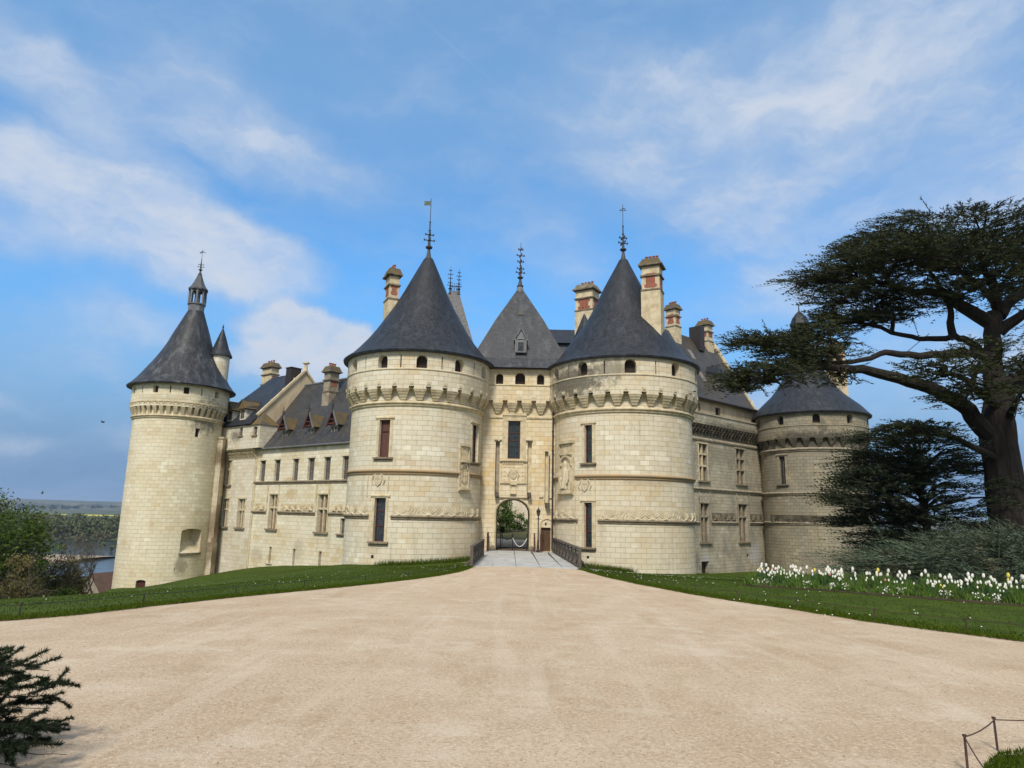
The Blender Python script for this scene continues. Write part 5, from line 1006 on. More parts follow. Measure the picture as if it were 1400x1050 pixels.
# lamp post
lx, ly = 2.2, 52.5; t = thing('lamp_post', 'slim dark lamp post with a glass lantern, beside the small wooden door', 'lamp post', (lx, ly, .08))
mb = MB(); mb.lathe((lx, ly), [(.14, .05), (.14, .25), (.09, .35), (.07, .9), (.085, .95), (.05, 1.05), (.04, 2.55), (.08, 2.6), (.03, 2.68), (.06, 2.8)], 10); mb.bar((lx-.2, ly, 2.55), (lx+.2, ly, 2.55), .03); mb.build('post', M_IRON, t)
mb = MB(); mb.lathe((lx, ly), [(.09, 2.8), (.16, 3.12)], 6); ln = mb.build('lantern', M_GLASSP, t)
mb = MB()
for k in range(6): a = k*PI/3; mb.bar((lx+.09*sin(a), ly-.09*cos(a), 2.8), (lx+.165*sin(a), ly-.165*cos(a), 3.12), .02)
mb.lathe((lx, ly), [(.19, 3.11), (.16, 3.18), (.07, 3.3), (.03, 3.34), (.02, 3.46)], 6); mb.build('lantern_frame', M_IRON, ln)
# chain barrier in the arch
def bpost(x, y, lab):
    t = thing('barrier_post', lab, 'barrier post', (x, y, .1)); mb = MB(); mb.lathe((x, y), [(.16, .09), (.15, .13), (.035, .15), (.03, 1.3), (.06, 1.34), (.02, 1.4)], 10); mb.build('post', M_BLACK, t)
bpost(.30, 54.3, 'black barrier post in the middle of the gate arch, holding the white chain'); bpost(1.42, 54.4, 'black barrier post against the right side of the gate arch'); bpost(-.70, 57.5, 'black barrier post deep inside the gate arch on the left')
def chain(a, b, sag, m, lab):
    a, b = Vector(a), Vector(b); n = 26; mb = MB(); P = [a.lerp(b, i/n)-Vector((0, 0, sag*4*(i/n)*(1-i/n))) for i in range(n+1)]
    for i in range(n):
        mb.tube([P[i], P[i].lerp(P[i+1], 1.15)], .024 if i % 2 else .032, 5)
    tag(mb.build('chain', m, loc=tuple(a)), lab, 'chain')
chain((.30, 54.28, 1.05), (1.40, 54.38, 1.02), .62, M_WHITE, 'white plastic chain sagging across the right half of the gate arch'); chain((.28, 54.3, 1.2), (-.70, 57.5, 1.25), .35, M_BLACK, 'dark chain sagging into the left half of the gate arch')
t = thing('sign_board', 'small black notice on a post inside the courtyard, seen through the arch', 'sign', (-.6, 62, .1)); mb = MB(); mb.bar((-.6, 62, .1), (-.6, 62, 1.3), .05); mb.build('post', M_BLACK, t); mb = MB(); mb.box((-.6, 61.95, 1.5), (.36, .05, .5)); mb.build('board', M_BLACK, t)

# ================================================================== low wire fences
def fence(label, P, h, r, m, wire):
    P3 = [Vector((x, y, H(x, y)+.03)) for x, y in P]; t = thing('low_fence', label, 'fence', P3[0])
    for p in P3:
        mb = MB(); tilt = Vector((RNG.normal(0, .012), RNG.normal(0, .012), 0)); mb.tube([p-Vector((0, 0, .1)), p+tilt+Vector((0, 0, h))], r, 6); mb.box(p+tilt+Vector((0, 0, h-.01)), (r*2.6, r*2.2, r*1.8)); mb.build('post', m, t)
    mb = MB()
    for a, b in zip(P3, P3[1:]): q = [a.lerp(b, i/4)+Vector((0, 0, h-.02-.02*4*(i/4)*(1-i/4))) for i in range(5)]; mb.tube(q, wire, 6)
    mb.build('rail', m, t); return t
fence('low wire fence edging the left lawn', [(-24.2, 3.6), (-18, 7.3), (-13.5, 10.2), (-9.08, 13.25), (-8.1, 15.8), (-7.15, 18.6), (-6.1, 21.2), (-4.85, 24.0), (-3.8, 26.9), (-3.0, 30.2), (-2.45, 33.6)], .26, .014, M_IRON, .007)
fence('low wire fence edging the right lawn', [(4.2, 35.), (4.45, 32.), (4.75, 28.9), (5.1, 26.4), (5.95, 22.4), (6.55, 20.2), (7.35, 18.), (8.05, 15.6), (9.05, 14.05), (11.2, 11.5), (15, 8.3)], .26, .014, M_RUST, .007)
fence('short rusty post and rail fence round the corner lawn at lower right', [(3.1, 4.7), (3.55, 5.66), (4.16, 6.2), (5.2, 6.40), (6.6, 6.3)], .245, .0095, M_RUST, .005)
# ================================================================== vegetation
M_CEDAR = leaf_mat('cedar_needles', (.020, .027, .011), (.060, .068, .028), (.042, .050, .020), trans=.12, rough=.8)
M_CEDAR2 = leaf_mat('young_cedar_needles', (.014, .024, .013), (.045, .058, .030), (.028, .040, .020), trans=.1, rough=.8)
M_JUNIP = leaf_mat('blue_green_needles', (.030, .050, .032), (.16, .21, .14), (.14, .125, .075), trans=.12, rough=.8)
M_NEEDLE = leaf_mat('dark_needles', (.012, .022, .014), (.040, .055, .030), (.020, .030, .018), trans=.1, spec=.04)
M_BARK = plain('cedar_bark', (.028, .022, .019), .95, col2=(.011, .009, .008), scale=3., bs=.9, stretch=(3, 3, .5)); M_BARKG = plain('grey_bark', (.10, .08, .062), .95, col2=(.05, .04, .03), scale=6., bs=.5)
def tris(P, D, L, W):
    """slim triangles from P along unit D, length L, width W, each turned at random about its axis"""
    n = len(P); R = RNG.normal(size=(n, 3)); S_ = np.cross(D, R); S_ /= np.linalg.norm(S_, axis=1)[:, None]+1e-9
    V = np.empty((n, 3, 3)); V[:, 0] = P-S_*W[:, None]*.5; V[:, 1] = P+S_*W[:, None]*.5; V[:, 2] = P+D*L[:, None]; return V.reshape(-1, 3)
def unit(V): return V/(np.linalg.norm(V, axis=-1, keepdims=True)+1e-9)
def sprays(pads, trunk, dens, L=.8, nl=.24, nw=.075, k=6, lift=.06, layers=3, coh=.26, droop=.30):
    """flat tiers of twigs, each twig a row of needle tufts"""
    out = []
    for (cx, cy, cz, rx, ry, rz) in pads:
        n = int(dens*PI*rx*ry); r = np.sqrt(RNG.random(n)); a = RNG.random(n)*2*PI
        wob = 1+.28*np.sin(3*a+cx*5)+.18*np.sin(7*a+cz*9)
        lay = RNG.integers(0, layers, n); lz = (lay+.5)/layers*2-1; sh = (1-.35*np.abs(lz))
        x, y = cx+r*rx*np.cos(a)*wob*sh+lz*.25*rx*np.sin(cx*3+lz*4), cy+r*ry*np.sin(a)*wob*sh
        z = cz+rz*lz*.95+RNG.normal(0, .05*rz+.025, n)+rz*.45*(1-r*r)-droop*rz*r*r+.10*np.sin(x*2.3+cz*7)*np.sin(y*2.1)
        out_d = np.stack([x-trunk[0], y-trunk[1], np.zeros(n)], -1); rd = np.stack([np.cos(a), np.sin(a), np.zeros(n)], -1)
        d = unit(unit(out_d)*.9+rd*.8*r[:, None]+RNG.normal(0, coh, (n, 3))*np.array([1, 1, .4])+np.array([0, 0, 1.])*(lift-.22*r*r*droop)[:, None])
        ln = L*(.5+RNG.random(n)*.8)*(.75+.5*r); P0 = np.stack([x, y, z], -1)
        for j in range(k):
            f = (j+.6)/k; c = P0+d*(ln*f)[:, None]+np.array([0, 0, 1.])*(.07*np.sin(f*3)*ln)[:, None]
            for sg in (-1, 1):
                side = np.stack([-d[:, 1], d[:, 0], np.zeros(n)], -1)*sg
                dd = unit(d*.75+side*(.75*(1-.5*f))+RNG.normal(0, .22, (n, 3))+np.array([0, 0, .16])); m = nl*(1.15-.5*f)*(.6+.7*RNG.random(n)); out.append(tris(c, dd, m, np.full(n, nw)*(.7+.6*RNG.random(n))))
        out.append(tris(P0, d, ln*1.08, np.full(n, .035)))
    return np.concatenate(out)
def tree_thing(name, label, base, crownV, mcrown, limbs, mbark, group=None, cat='tree', smooth=True):
    t = thing(name, label, cat, base, group)
    mb = MB()
    for pts, rr in limbs: mb.tube(pts, rr, 9)
    mb.build('trunk', mbark, t, smooth=smooth)
    np_mesh('crown', crownV, np.arange(len(crownV)).reshape(-1, 3), mcrown, t)
    return t
def curve(P, n=3, jit=.0):
    """Catmull-Rom refinement of a limb"""
    P = [Vector(p) for p in P]; out = []
    for i in range(len(P)-1):
        a, b, c, d = P[max(i-1, 0)], P[i], P[i+1], P[min(i+2, len(P)-1)]
        for k in range(n):
            u = k/n; q = .5*((2*b)+(c-a)*u+(2*a-5*b+4*c-d)*u*u+(3*b-a-3*c+d)*u**3); out.append(q+Vector((RNG.normal(0, jit), RNG.normal(0, jit), RNG.normal(0, jit))))
    return out+[P[-1]]
def taper(n, a, b, p=1.): return [a+(b-a)*(i/(n-1))**p for i in range(n)]
# --- the big cedar: limbs as (x, z) at the trunk's distance with a drift toward or away from the camera
CYd = 33.; TX = 23.9
def at33(x, z, dy): k = (CYd+dy)/CYd; return (x*k, CYd+dy, 2.9+(z-2.9)*k)
limb = []
tr = curve([(24.1, CYd, -.6), (24.0, CYd, 1.5), (23.85, CYd, 3.5), (23.8, CYd, 5.4), (23.8, CYd, 7.2), (23.95, CYd, 9.), (24.1, CYd+.2, 11), (24.3, CYd+.2, 12.8), (24.5, CYd+.3, 13.4)], 3, .02)
rr = np.interp([p.z for p in tr], [-.6, 1, 3, 5.4, 7.2, 9, 11, 13.4], [1.35, 1.03, .84, .76, .82, .56, .42, .35]); limb.append((tr, list(rr)))
for k in range(7):
    a = k*.9+.2; limb.append((curve([(24.1+1.6*cos(a), CYd+1.5*sin(a), -.4), (24.05+.8*cos(a), CYd+.7*sin(a), 1.2), (23.9+.42*cos(a+.2), CYd+.4*sin(a+.2), 4), (23.85+.3*cos(a+.4), CYd+.3*sin(a+.4), 7.4)], 3), taper(10, .55, .38)))
LIMBS = [([(23.6, 6.9, 0), (22.8, 7.8, -.3), (22.2, 8.6, -.6), (20.6, 9.45, -1.2), (19.2, 9.85, -1.6), (17.8, 10.2, -2), (16.6, 10.3, -2.3), (15., 10.35, -2.7), (13., 9.9, -3.2), (11.6, 9.6, -3.4)], .48, .07),
         ([(24, 11.0, 0), (23, 11.25, -.2), (21.4, 11.15, -.5), (19.8, 11.05, -.9), (18.6, 11.15, -1), (17.8, 10.9, -1.2), (16.3, 10.6, -1.4), (14.5, 10.9, -1.6), (13.2, 11.4, -1.8)], .26, .06),
         ([(24.3, 12.7, .2), (23, 13.5, .3), (22.2, 14.05, .4), (21.5, 14.4, .6), (20.3, 14.4, .8), (18.2, 14.9, 1), (16.0, 14.8, 1.2)], .40, .07),
         ([(23.7, 10.8, 0), (23.2, 11.5, .3), (22.7, 11.9, .5), (22.1, 12.05, .8), (20.8, 11.9, 1), (19.5, 12.1, 1.2), (18., 12.55, 1.3), (16, 12.9, 1.4), (14.9, 13.1, 1.4)], .24, .06),
         ([(22.15, 12.0, .8), (22.0, 12.8, .7), (22.05, 13.6, .5), (21.7, 14.6, .3), (21.2, 15.6, .2)], .22, .08),
         ([(24.5, 13.2, .3), (25.2, 14, .4), (25.9, 14.4, .5), (27.1, 15.3, .4), (28.6, 15.8, 0)], .36, .08), ([(24.4, 12.4, .2), (25.8, 13.3, -.5), (27.3, 13.9, -1), (29.5, 14.2, -1.6)], .34, .07),
         ([(24.5, 13.3, .3), (24.4, 14.6, -.4), (24.0, 16, -.8), (23.8, 17.4, -1)], .30, .07), ([(24.5, 13.3, .3), (24.1, 14.4, 2), (22.6, 15.7, 3.5), (20.9, 17, 4)], .26, .07),
         ([(23.6, 6.0, -.2), (22.9, 6.3, -.6), (21.8, 6.9, -1.2), (20.4, 7.3, -1.6), (18.6, 7.1, -2)], .22, .05), ([(24.2, 9.6, 0), (25.6, 10.2, -.6), (27.5, 10.4, -1.2), (29.6, 10.1, -2)], .34, .06), ([(24, 8.2, .3), (24.6, 9.2, 3), (25.2, 9.8, 6), (25.5, 10, 8)], .36, .06),
         ([(23.8, 8.6, -.3), (23.0, 9.4, -2), (22.2, 10.0, -3.6), (21.4, 10.3, -5)], .26, .05), ([(24.4, 7.8, -.3), (24.8, 8.8, -1.8), (25.3, 9.4, -3.2)], .22, .05)]
for pts, ra, rb in LIMBS: c = curve([at33(*p) for p in pts], 3, .025); limb.append((c, taper(len(c), ra, rb, .8)))
PADS = [(20.8, 17.5, 2.6, 1., 3.8), (24.1, 17.7, 2.7, 1.1, -1), (26.6, 17.4, 2.2, 1.2, 1), (18.4, 17.0, 1.4, .5, 3), (17.8, 15.6, 2.5, .85, 1), (21.2, 15.9, 3.1, 1., 0), (24.6, 15.6, 2.8, 1.2, -1.5), (15.5, 14.95, 1.4, .4, 1.3), (16.6, 13.9, 1.5, .5, 1.0), (16.0, 12.95, 1.0, .3, 1.4), (17.6, 12.75, 2.0, .35, 1.3), (18.8, 14.2, 2.3, .6, .6),
        (14.0, 11.3, 2.0, .45, -1.8), (12.4, 11.55, 1.6, .38, -2.0), (13.0, 9.9, 2.3, .55, -3.2), (15.1, 10.75, 1.8, .5, -2), (15.4, 12.0, 1.9, .40, -.6), (11.6, 9.2, .8, .25, -3.5), (11.2, 9.6, .9, .25, -3.4), (21.4, 10.3, 1.8, .65, -4.2), (23.7, 10.9, 1.5, 1.0, -3), (25.4, 9.5, 1.5, 1.6, -3), (22.8, 9.1, 1.7, .6, -3.4), (16.3, 9.8, .8, .5, -2.4), (19.9, 7.2, 2., .45, -1.6), (22.4, 14.2, 1.8, .5, -.6),
        (27.6, 15.6, 2.4, 1., .5), (28.8, 14.0, 2.4, .8, -1.4), (29., 10.2, 2.2, .8, -2), (27.6, 12.4, 2., .6, 3), (20.2, 16.5, 2.4, .7, -1.6), (23, 16.6, 2.4, .8, 3.5), (25.6, 10.2, 2.4, .9, 7), (26, 14.5, 2.2, .7, 4.5), (19.4, 13.3, 1.5, .35, 1.2), (18.0, 16.5, 1.6, .45, 2), (16.8, 14.9, 1.5, .4, 2), (25.9, 16.4, 2., .8, 3)]
P3 = []; subl = []
for i, (x, z, rx, rz, dy) in enumerate(PADS):
    q = at33(x, z, dy); k = q[1]/CYd; P3.append((q[0], q[1], q[2], rx*k*.93, rx*k*.8, rz*k*.9))
    best = min((Vector(p) for pts, r in limb for p in pts if p.z > 6), key=lambda p: (p-Vector(q)).length+max(0, p.z-q[2])*1.5); c = curve([best, best.lerp(Vector(q), .5)+Vector((0, 0, .25)), Vector(q)-Vector((0, 0, rz*.4))], 4, .04); subl.append((c, taper(len(c), .13, .035)))
    for j in range(9):
        a = RNG.random()*2*PI; s0 = c[RNG.integers(3, len(c))]; e = Vector((q[0]+rx*.95*cos(a), q[1]+rx*.8*sin(a), q[2]+rz*RNG.normal(-.2, .45))); cc_ = curve([s0, s0.lerp(e, .5)+Vector((0, 0, .12)), e], 3, .04); subl.append((cc_, taper(len(cc_), .05, .014)))
cb_ = [at33(20.9, 12.2, 1.0), at33(19.4, 11.0, -.9)]; subl.append(([Vector(cb_[0]), Vector(cb_[1])], [.016, .016])); cb_ = [at33(21.6, 10.4, -.6), at33(19.0, 9.95, -1.6)]; subl.append(([Vector(cb_[0]), Vector(cb_[1])], [.016, .016]))
V = sprays(P3, (TX, CYd), 23, L=.95, nl=.26, nw=.056, k=7, coh=.36, lift=.02); ko = V.reshape(-1, 3, 3); V = ko[ko[:, 0, 2] > 3.].reshape(-1, 3)
tree_thing('cedar_tree', 'huge old cedar with spreading flat tiers, its trunk at the right edge', (24., CYd, -.1), V, M_CEDAR, limb+subl, M_BARK)
# --- the young cedar in front of the trunk
Y2 = 34.; PD2 = [(20.2, 6.3, 1.8, .5), (18.8, 5.5, 2.0, .38), (20.7, 5.5, 2.4, .5), (18.0, 4.55, 1.9, .35), (20.2, 4.4, 2.5, .6), (16.9, 3.75, 1.5, .2), (18.6, 3.25, 2.1, .42), (20.9, 3.1, 2.3, .6), (18.7, 2.1, 1.7, .38), (20.6, 1.9, 2.2, .5), (22.9, 4.1, 1.4, .8), (22.6, 2.2, 1.7, .6), (20.4, 7.0, .9, .35), (16.2, 3.95, .7, .1), (17.5, 2.75, 1.2, .16), (17.3, 5.0, 1.1, .16), (18.2, 6.0, 1.1, .16), (18.9, 7.0, 1.0, .15), (18.4, 1.4, 1.5, .25), (22.0, 5.6, 1.6, .5), (19.6, 1.1, 2.2, .4), (21.8, 1.0, 2., .4)]
P3 = [(x, Y2+((i*7) % 5-2)*.55, z, rx, rx*.9, rz) for i, (x, z, rx, rz) in enumerate(PD2)]; limb = [(curve([(20.6, Y2, -.4), (20.5, Y2, 2.5), (20.3, Y2, 5), (20.3, Y2, 7.2)], 4, .03), taper(13, .26, .04))]
for x, y, z, rx, ry, rz in P3:
    for j in range(6):
        a = RNG.random()*2*PI; e = Vector((x+rx*.95*cos(a), y+ry*.9*sin(a), z)); c = curve([(20.45, Y2, z*.85), Vector((20.45, Y2, z*.9)).lerp(e, .5)+Vector((0, 0, .2)), e], 3, .04); limb.append((c, taper(len(c), .06, .015)))
tree_thing('cedar_tree', 'dense dark young cedar low down between the right round tower and the big trunk', (20.6, Y2, -.1), sprays(P3, (20.9, Y2), 19, L=1.2, nl=.24, nw=.055, k=8, lift=.10, layers=2), M_CEDAR2, limb, M_BARK)
# --- blue-green spreading bush
PD3 = [(17.2, 31.2, .55, 1.8, .35), (19.0, 30.6, .9, 2., .5), (20.8, 30.4, 1.2, 2.2, .7), (22.6, 30, 1.1, 2.2, .75), (24.6, 30, 1.2, 2.2, .7), (18.4, 30.4, 1.4, 1.6, .3), (20.6, 31.5, 1.9, 1.8, .4), (22.4, 31.2, 2.1, 1.7, .4), (24.2, 31.2, 1.9, 1.9, .5), (15.9, 31.4, .9, 1., .2), (19.6, 29.4, .4, 1.8, .3), (22.0, 29, .4, 1.8, .35), (24.5, 28.8, .5, 2., .4), (26.5, 29.6, 1.2, 2., .7), (16.6, 30.8, 1.35, .9, .15)]
P3 = [(x, y, z, r, r*.8, rz) for x, y, z, r, rz in PD3]; limb = [(curve([(22.2, 31, 0), ((22.2+x)/2, (31+y)/2, z*.7+.2), (x-.5*r, y, z)], 3, .05), taper(7, .08, .02)) for x, y, z, r, rz in PD3]
tree_thing('juniper_bush', 'low spreading blue green conifer bush behind the white tulips', (21.5, 30.6, .2), np.concatenate([sprays(P3, (25.5, 32.5), 13, L=1.8, nl=.24, nw=.036, k=14, lift=.18, layers=3, coh=.36, droop=.6)]), M_JUNIP, limb, M_BARK, cat='bush')
# --- conifer close to the camera at lower left
def near_bush():
    base = Vector((-4.75, 5.0, H(-4.75, 5.0))); out = []; limbs = [(curve([base, base+Vector((.1, 0, .5)), base+Vector((.15, .05, 1.05))], 3), taper(7, .06, .03))]
    tips = [(-3.22, 5.0, 1.80), (-3.12, 5.1, 1.75), (-3.2, 4.95, 1.66), (-3.15, 5.05, 1.60), (-3.02, 5.0, 1.53), (-3.0, 5.1, 1.38), (-2.86, 5.0, 1.24), (-2.98, 4.9, 1.17), (-3.05, 5.0, 1.30), (-3.36, 5.0, 1.80), (-3.12, 5.05, 1.47)]
    tips += [(-3.56-.5*RNG.random(), 5+RNG.normal(0, .35), 1.0+.80*RNG.random()) for _ in range(130)] + [(-4.75+1.5*cos(a), 5+1.4*sin(a), 1.0+.65*RNG.random()) for a in RNG.random(40)*2*PI]
    for i, tp in enumerate(tips):
        tp = Vector(tp)-Vector((.10 if i < 11 else 0, 0, 0)); st = base+Vector((.1, 0, max(.1, (tp.z-base.z)*.75))); c = curve([st, st.lerp(tp, .5)+Vector((0, 0, .06)), tp], 6, .012); limbs.append((c, taper(len(c), .006, .002)))
        n = len(c); segs = [(c, .055 if i > 10 else .028)]
        for j in range(5 if i < 11 else 11):
            k = int(RNG.integers(3, n-1)); d = (c[k]-c[k-1]).normalized(); s_ = Vector((-d.y, d.x, RNG.normal(0, .4)))*RNG.choice([-1, 1]); e = c[k]+(d*.8+s_*.8).normalized()*(.10+.14*RNG.random()); cc_ = curve([c[k], e], 4, .004); limbs.append((cc_, taper(len(cc_), .005, .002))); segs.append((cc_, .05))
        for pts, dens_ in segs:
            P = np.array([tuple(p) for p in pts]); m = max(10, int(len(P)*52)); u = RNG.random(m)**(.9)*(len(P)-1.001)
            if i < 11 and pts is c: u = u*.72
            ii = u.astype(int); f = (u-ii)[:, None]; q = P[ii]*(1-f)+P[ii+1]*f; d = unit(P[ii+1]-P[ii]); D = unit(d*.7+RNG.normal(0, .55, (m, 3))+np.array([0, 0, .2])); out.append(tris(q, D, .035*(.6+.8*RNG.random(m)), np.full(m, .0075)))
    tree_thing('conifer_bush', 'dark needle branches of a conifer poking in at the lower left corner', tuple(base), np.concatenate(out), M_NEEDLE, limbs, M_BARK, cat='bush')
near_bush()
# --- trees on the slope at the left
def leaf_cloud(blobs, n, size, flat=0.):
    out = []; tot = sum(b[3]*b[4]*b[5] for b in blobs)**1.0
    for (x, y, z, rx, ry, rz) in blobs:
        m = int(n*rx*ry*rz/tot); g = max(6, m//60); gc = unit(RNG.normal(size=(g, 3)))*(.45+.55*RNG.random((g, 1))**.5); k = RNG.integers(0, g, m)
        p = gc[k]+RNG.normal(0, .17, (m, 3)); P = np.array([x, y, z])+p*np.array([rx, ry, rz]); D = unit(RNG.normal(size=(m, 3))+p*.6+np.array([0, 0, -.2])); out.append(tris(P, D, size*(.6+.8*RNG.random(m)), size*.7*(.6+.6*RNG.random(m))))
    return np.concatenate(out)
def branches(base, h, spread, depth, n=4, r=.12, seed=0, up=.5):
    R = random.Random(seed); out = []
    def grow(p, d, L, r, k):
        e = p+d*L; mid = p.lerp(e, .5)+Vector((R.gauss(0, .05*L), R.gauss(0, .05*L), 0)); out.append(([p, mid, e], [r, r*.8, r*.62]))
        if k == 0: return
        for i in range(n if k < depth else n+1):
            dd = (d*up+Vector((R.gauss(0, spread), R.gauss(0, spread), R.gauss(.25, .3)))).normalized(); q = p.lerp(e, .45+.55*R.random()); grow(q, dd, L*(.55+.25*R.random()), r*.55, k-1)
    grow(Vector(base), Vector((R.gauss(0, .05), R.gauss(0, .05), 1)), h, r, depth); return out
M_LEAFG = leaf_mat('fresh_leaves', (.035, .075, .008), (.085, .125, .018), (.07, .085, .025)); M_LEAFD = leaf_mat('dark_leaves', (.012, .028, .010), (.035, .058, .018), (.03, .04, .02)); M_LEAFB = leaf_mat('budding_leaves', (.075, .072, .03), (.13, .11, .05), (.09, .10, .03)); M_LEAFY = leaf_mat('yellow_blossom', (.16, .135, .05), (.28, .24, .10), (.085, .085, .035)); M_LEAFC = leaf_mat('courtyard_leaves', (.05, .095, .015), (.11, .17, .035))
def ltree(name, label, x, y, blobs, n, size, m, h, r=.18, cat='tree', seed=1, bare=None, group=None):
    z = H(x, y)-.2; B = [(x+a, y+b, z+c, rx, ry, rz) for a, b, c, rx, ry, rz in blobs]; L = branches((x, y, z), h, .45, 3, 3, r, seed)
    tree_thing(name, label, (x, y, z), leaf_cloud(B, n, size), m, L, M_BARKG, group, cat, smooth=False)
G_ = 'trees and shrubs on the slope left of the castle'
z_ = lambda x, y, Z: Z-(H(x, y)-.2)
def at_world(name, label, x, y, blobs, *a, **k): ltree(name, label, x, y, [(bx-x, by-y, z_(x, y, bz), rx, ry, rz) for bx, by, bz, rx, ry, rz in blobs], *a, group=G_, **k)
at_world('broadleaf_tree', 'large fresh green tree at the left edge, tallest leafy crown of the slope', -42.8, 58, [(-42.6, 58, -.3, 3.6, 3.4, 3.2), (-40.0, 57.5, -1.3, 2.1, 2.2, 2.3), (-38.9, 57, -3.0, 1.3, 1.4, 1.2), (-44.5, 58, -2.5, 4, 3, 3), (-41, 57, -3.6, 2.6, 2.6, 1.9)], 19000, .26, M_LEAFG, 5, seed=3)
at_world('broadleaf_tree', 'half bare dark tree topping the left edge behind the fresh green tree', -47.6, 62, [(-47.6, 62, 1.0, 1.8, 2., 3.), (-47.4, 62, 3.4, 1.0, 1.2, 1.5)], 4600, .2, M_LEAFB, 4.5, seed=8)
at_world('shrub', 'dark green shrub at the left edge below the fresh green tree', -40.2, 52, [(-40.6, 52, -4.3, 2.6, 2., 1.7), (-38.4, 51.5, -4.9, 1.8, 1.6, 1.2)], 9000, .2, M_LEAFD, 2.5, cat='shrub', seed=4)
at_world('shrub', 'shrub with pale yellow blossom on the slope, right of the fresh green tree', -38.6, 55.5, [(-38.6, 55.5, -1.9, .8, .9, .9), (-38.2, 55.3, -3.6, 1.2, 1., .9)], 2600, .15, M_LEAFY, 2.5, r=.08, cat='shrub', seed=5)
at_world('shrub', 'brown budding shrub on the slope, nearest the lawn crest', -36.6, 54, [(-36.8, 54, -4.4, 1.8, 1.4, 1.3), (-35.2, 54, -4.9, 1.3, 1.2, .9)], 5200, .16, M_LEAFB, 2.4, r=.09, cat='shrub', seed=6)
at_world('shrub', 'small leafy green shrub just left of the great round tower foot', -37.9, 60.5, [(-38.2, 60.5, -4.5, 1.1, 1.1, .9)], 1700, .17, M_LEAFG, 1.6, r=.06, cat='shrub', seed=16)
at_world('shrub', 'tall brown and green thicket on the slope, between blossom shrub and house roof', -39.6, 63, [(-40.4, 63, -3.3, 1.9, 1.5, 1.7), (-38.9, 63, -4.2, 1.6, 1.3, 1.2)], 6500, .16, M_LEAFB, 2.2, r=.08, cat='shrub', seed=26)
for i, (x, y, h, lab) in enumerate(((-40.2, 61, 3.6, 'bare twiggy tree on the slope, the one nearest the fresh green tree'), (-41.5, 66, 3.9, 'bare twiggy tree in front of the river, middle one of the three'), (-41.0, 69, 3.6, 'bare twiggy tree closest to the great round tower'))):
    z = H(x, y)-.2; h = min(h, (-1.6-z)*.52); L = branches((x, y, z), h, .42, 4, 3, .11, 20+i, up=.62); ends = np.array([tuple(p[0][-1]) for p in L[-140:]])
    P = ends[RNG.integers(0, len(ends), 900)]+RNG.normal(0, .18, (900, 3)); tree_thing('bare_tree', lab, (x, y, z), tris(P, unit(RNG.normal(size=(900, 3))), np.full(900, .12), np.full(900, .06)), M_LEAFB, L, M_BARKG, G_, smooth=False)
# tree in the courtyard
x, y = -.3, 88.; B = [(-1.0, y, 3.3, 1.5, 1.5, 1.6), (.5, y, 2.3, 1.3, 1.3, 1.0), (-.8, y, 1.6, 1.6, 1.3, .8), (1.6, y, 1.7, 1.1, 1., .8)]
tree_thing('broadleaf_tree', 'leafy green tree in the courtyard, seen through the gate arch', (x, y, .1), leaf_cloud(B, 6500, .2), M_LEAFC, branches((x, y, .1), 1.5, .4, 2, 3, .09, 9), M_BARKG, smooth=False)
t = thing('hedge', 'low clipped hedge at the back of the courtyard, seen through the arch', 'hedge', (.4, 93, .1)); V = leaf_cloud([(-3.+1.2*i, 93, .75, .95, .7, .75) for i in range(7)], 6000, .15); np_mesh('foliage', V, np.arange(len(V)).reshape(-1, 3), M_LEAFD, t)

# ================================================================== tulip bed on the right lawn
BF = resample([(8.85, 26.4), (11.0, 24.8), (13.05, 22.4), (14.9, 20.4), (16.9, 18.4)], 60); nrm = np.array([.60, .80])
def bed_pt(u, v): i = min(int(u*59), 58); f = u*59-i; p = BF[i]*(1-f)+BF[i+1]*f+nrm*v; return p[0], p[1]
X, Y = strip([tuple(p-nrm*(.06+.16*RNG.random())) for p in BF], [tuple(p+nrm*1.75) for p in BF], 60, 8); v = np.linspace(0, 1, 8)[None]; struct(grid_mesh('flower_bed_soil', X, Y, Hn(X, Y)+.06+.16*np.sin(v*PI), M_SOIL))
M_STEM = plain('tulip_green', (.05, .11, .03), .6, col2=(.035, .08, .03), scale=8., bs=0); M_PETW = plain('white_petal', (.78, .77, .68), .5, var=.08, bs=0); M_PETY = plain('yellow_petal', (.70, .58, .10), .5, var=.1, bs=0); M_PETP = plain('pink_petal', (.66, .22, .24), .5, var=.1, bs=0)
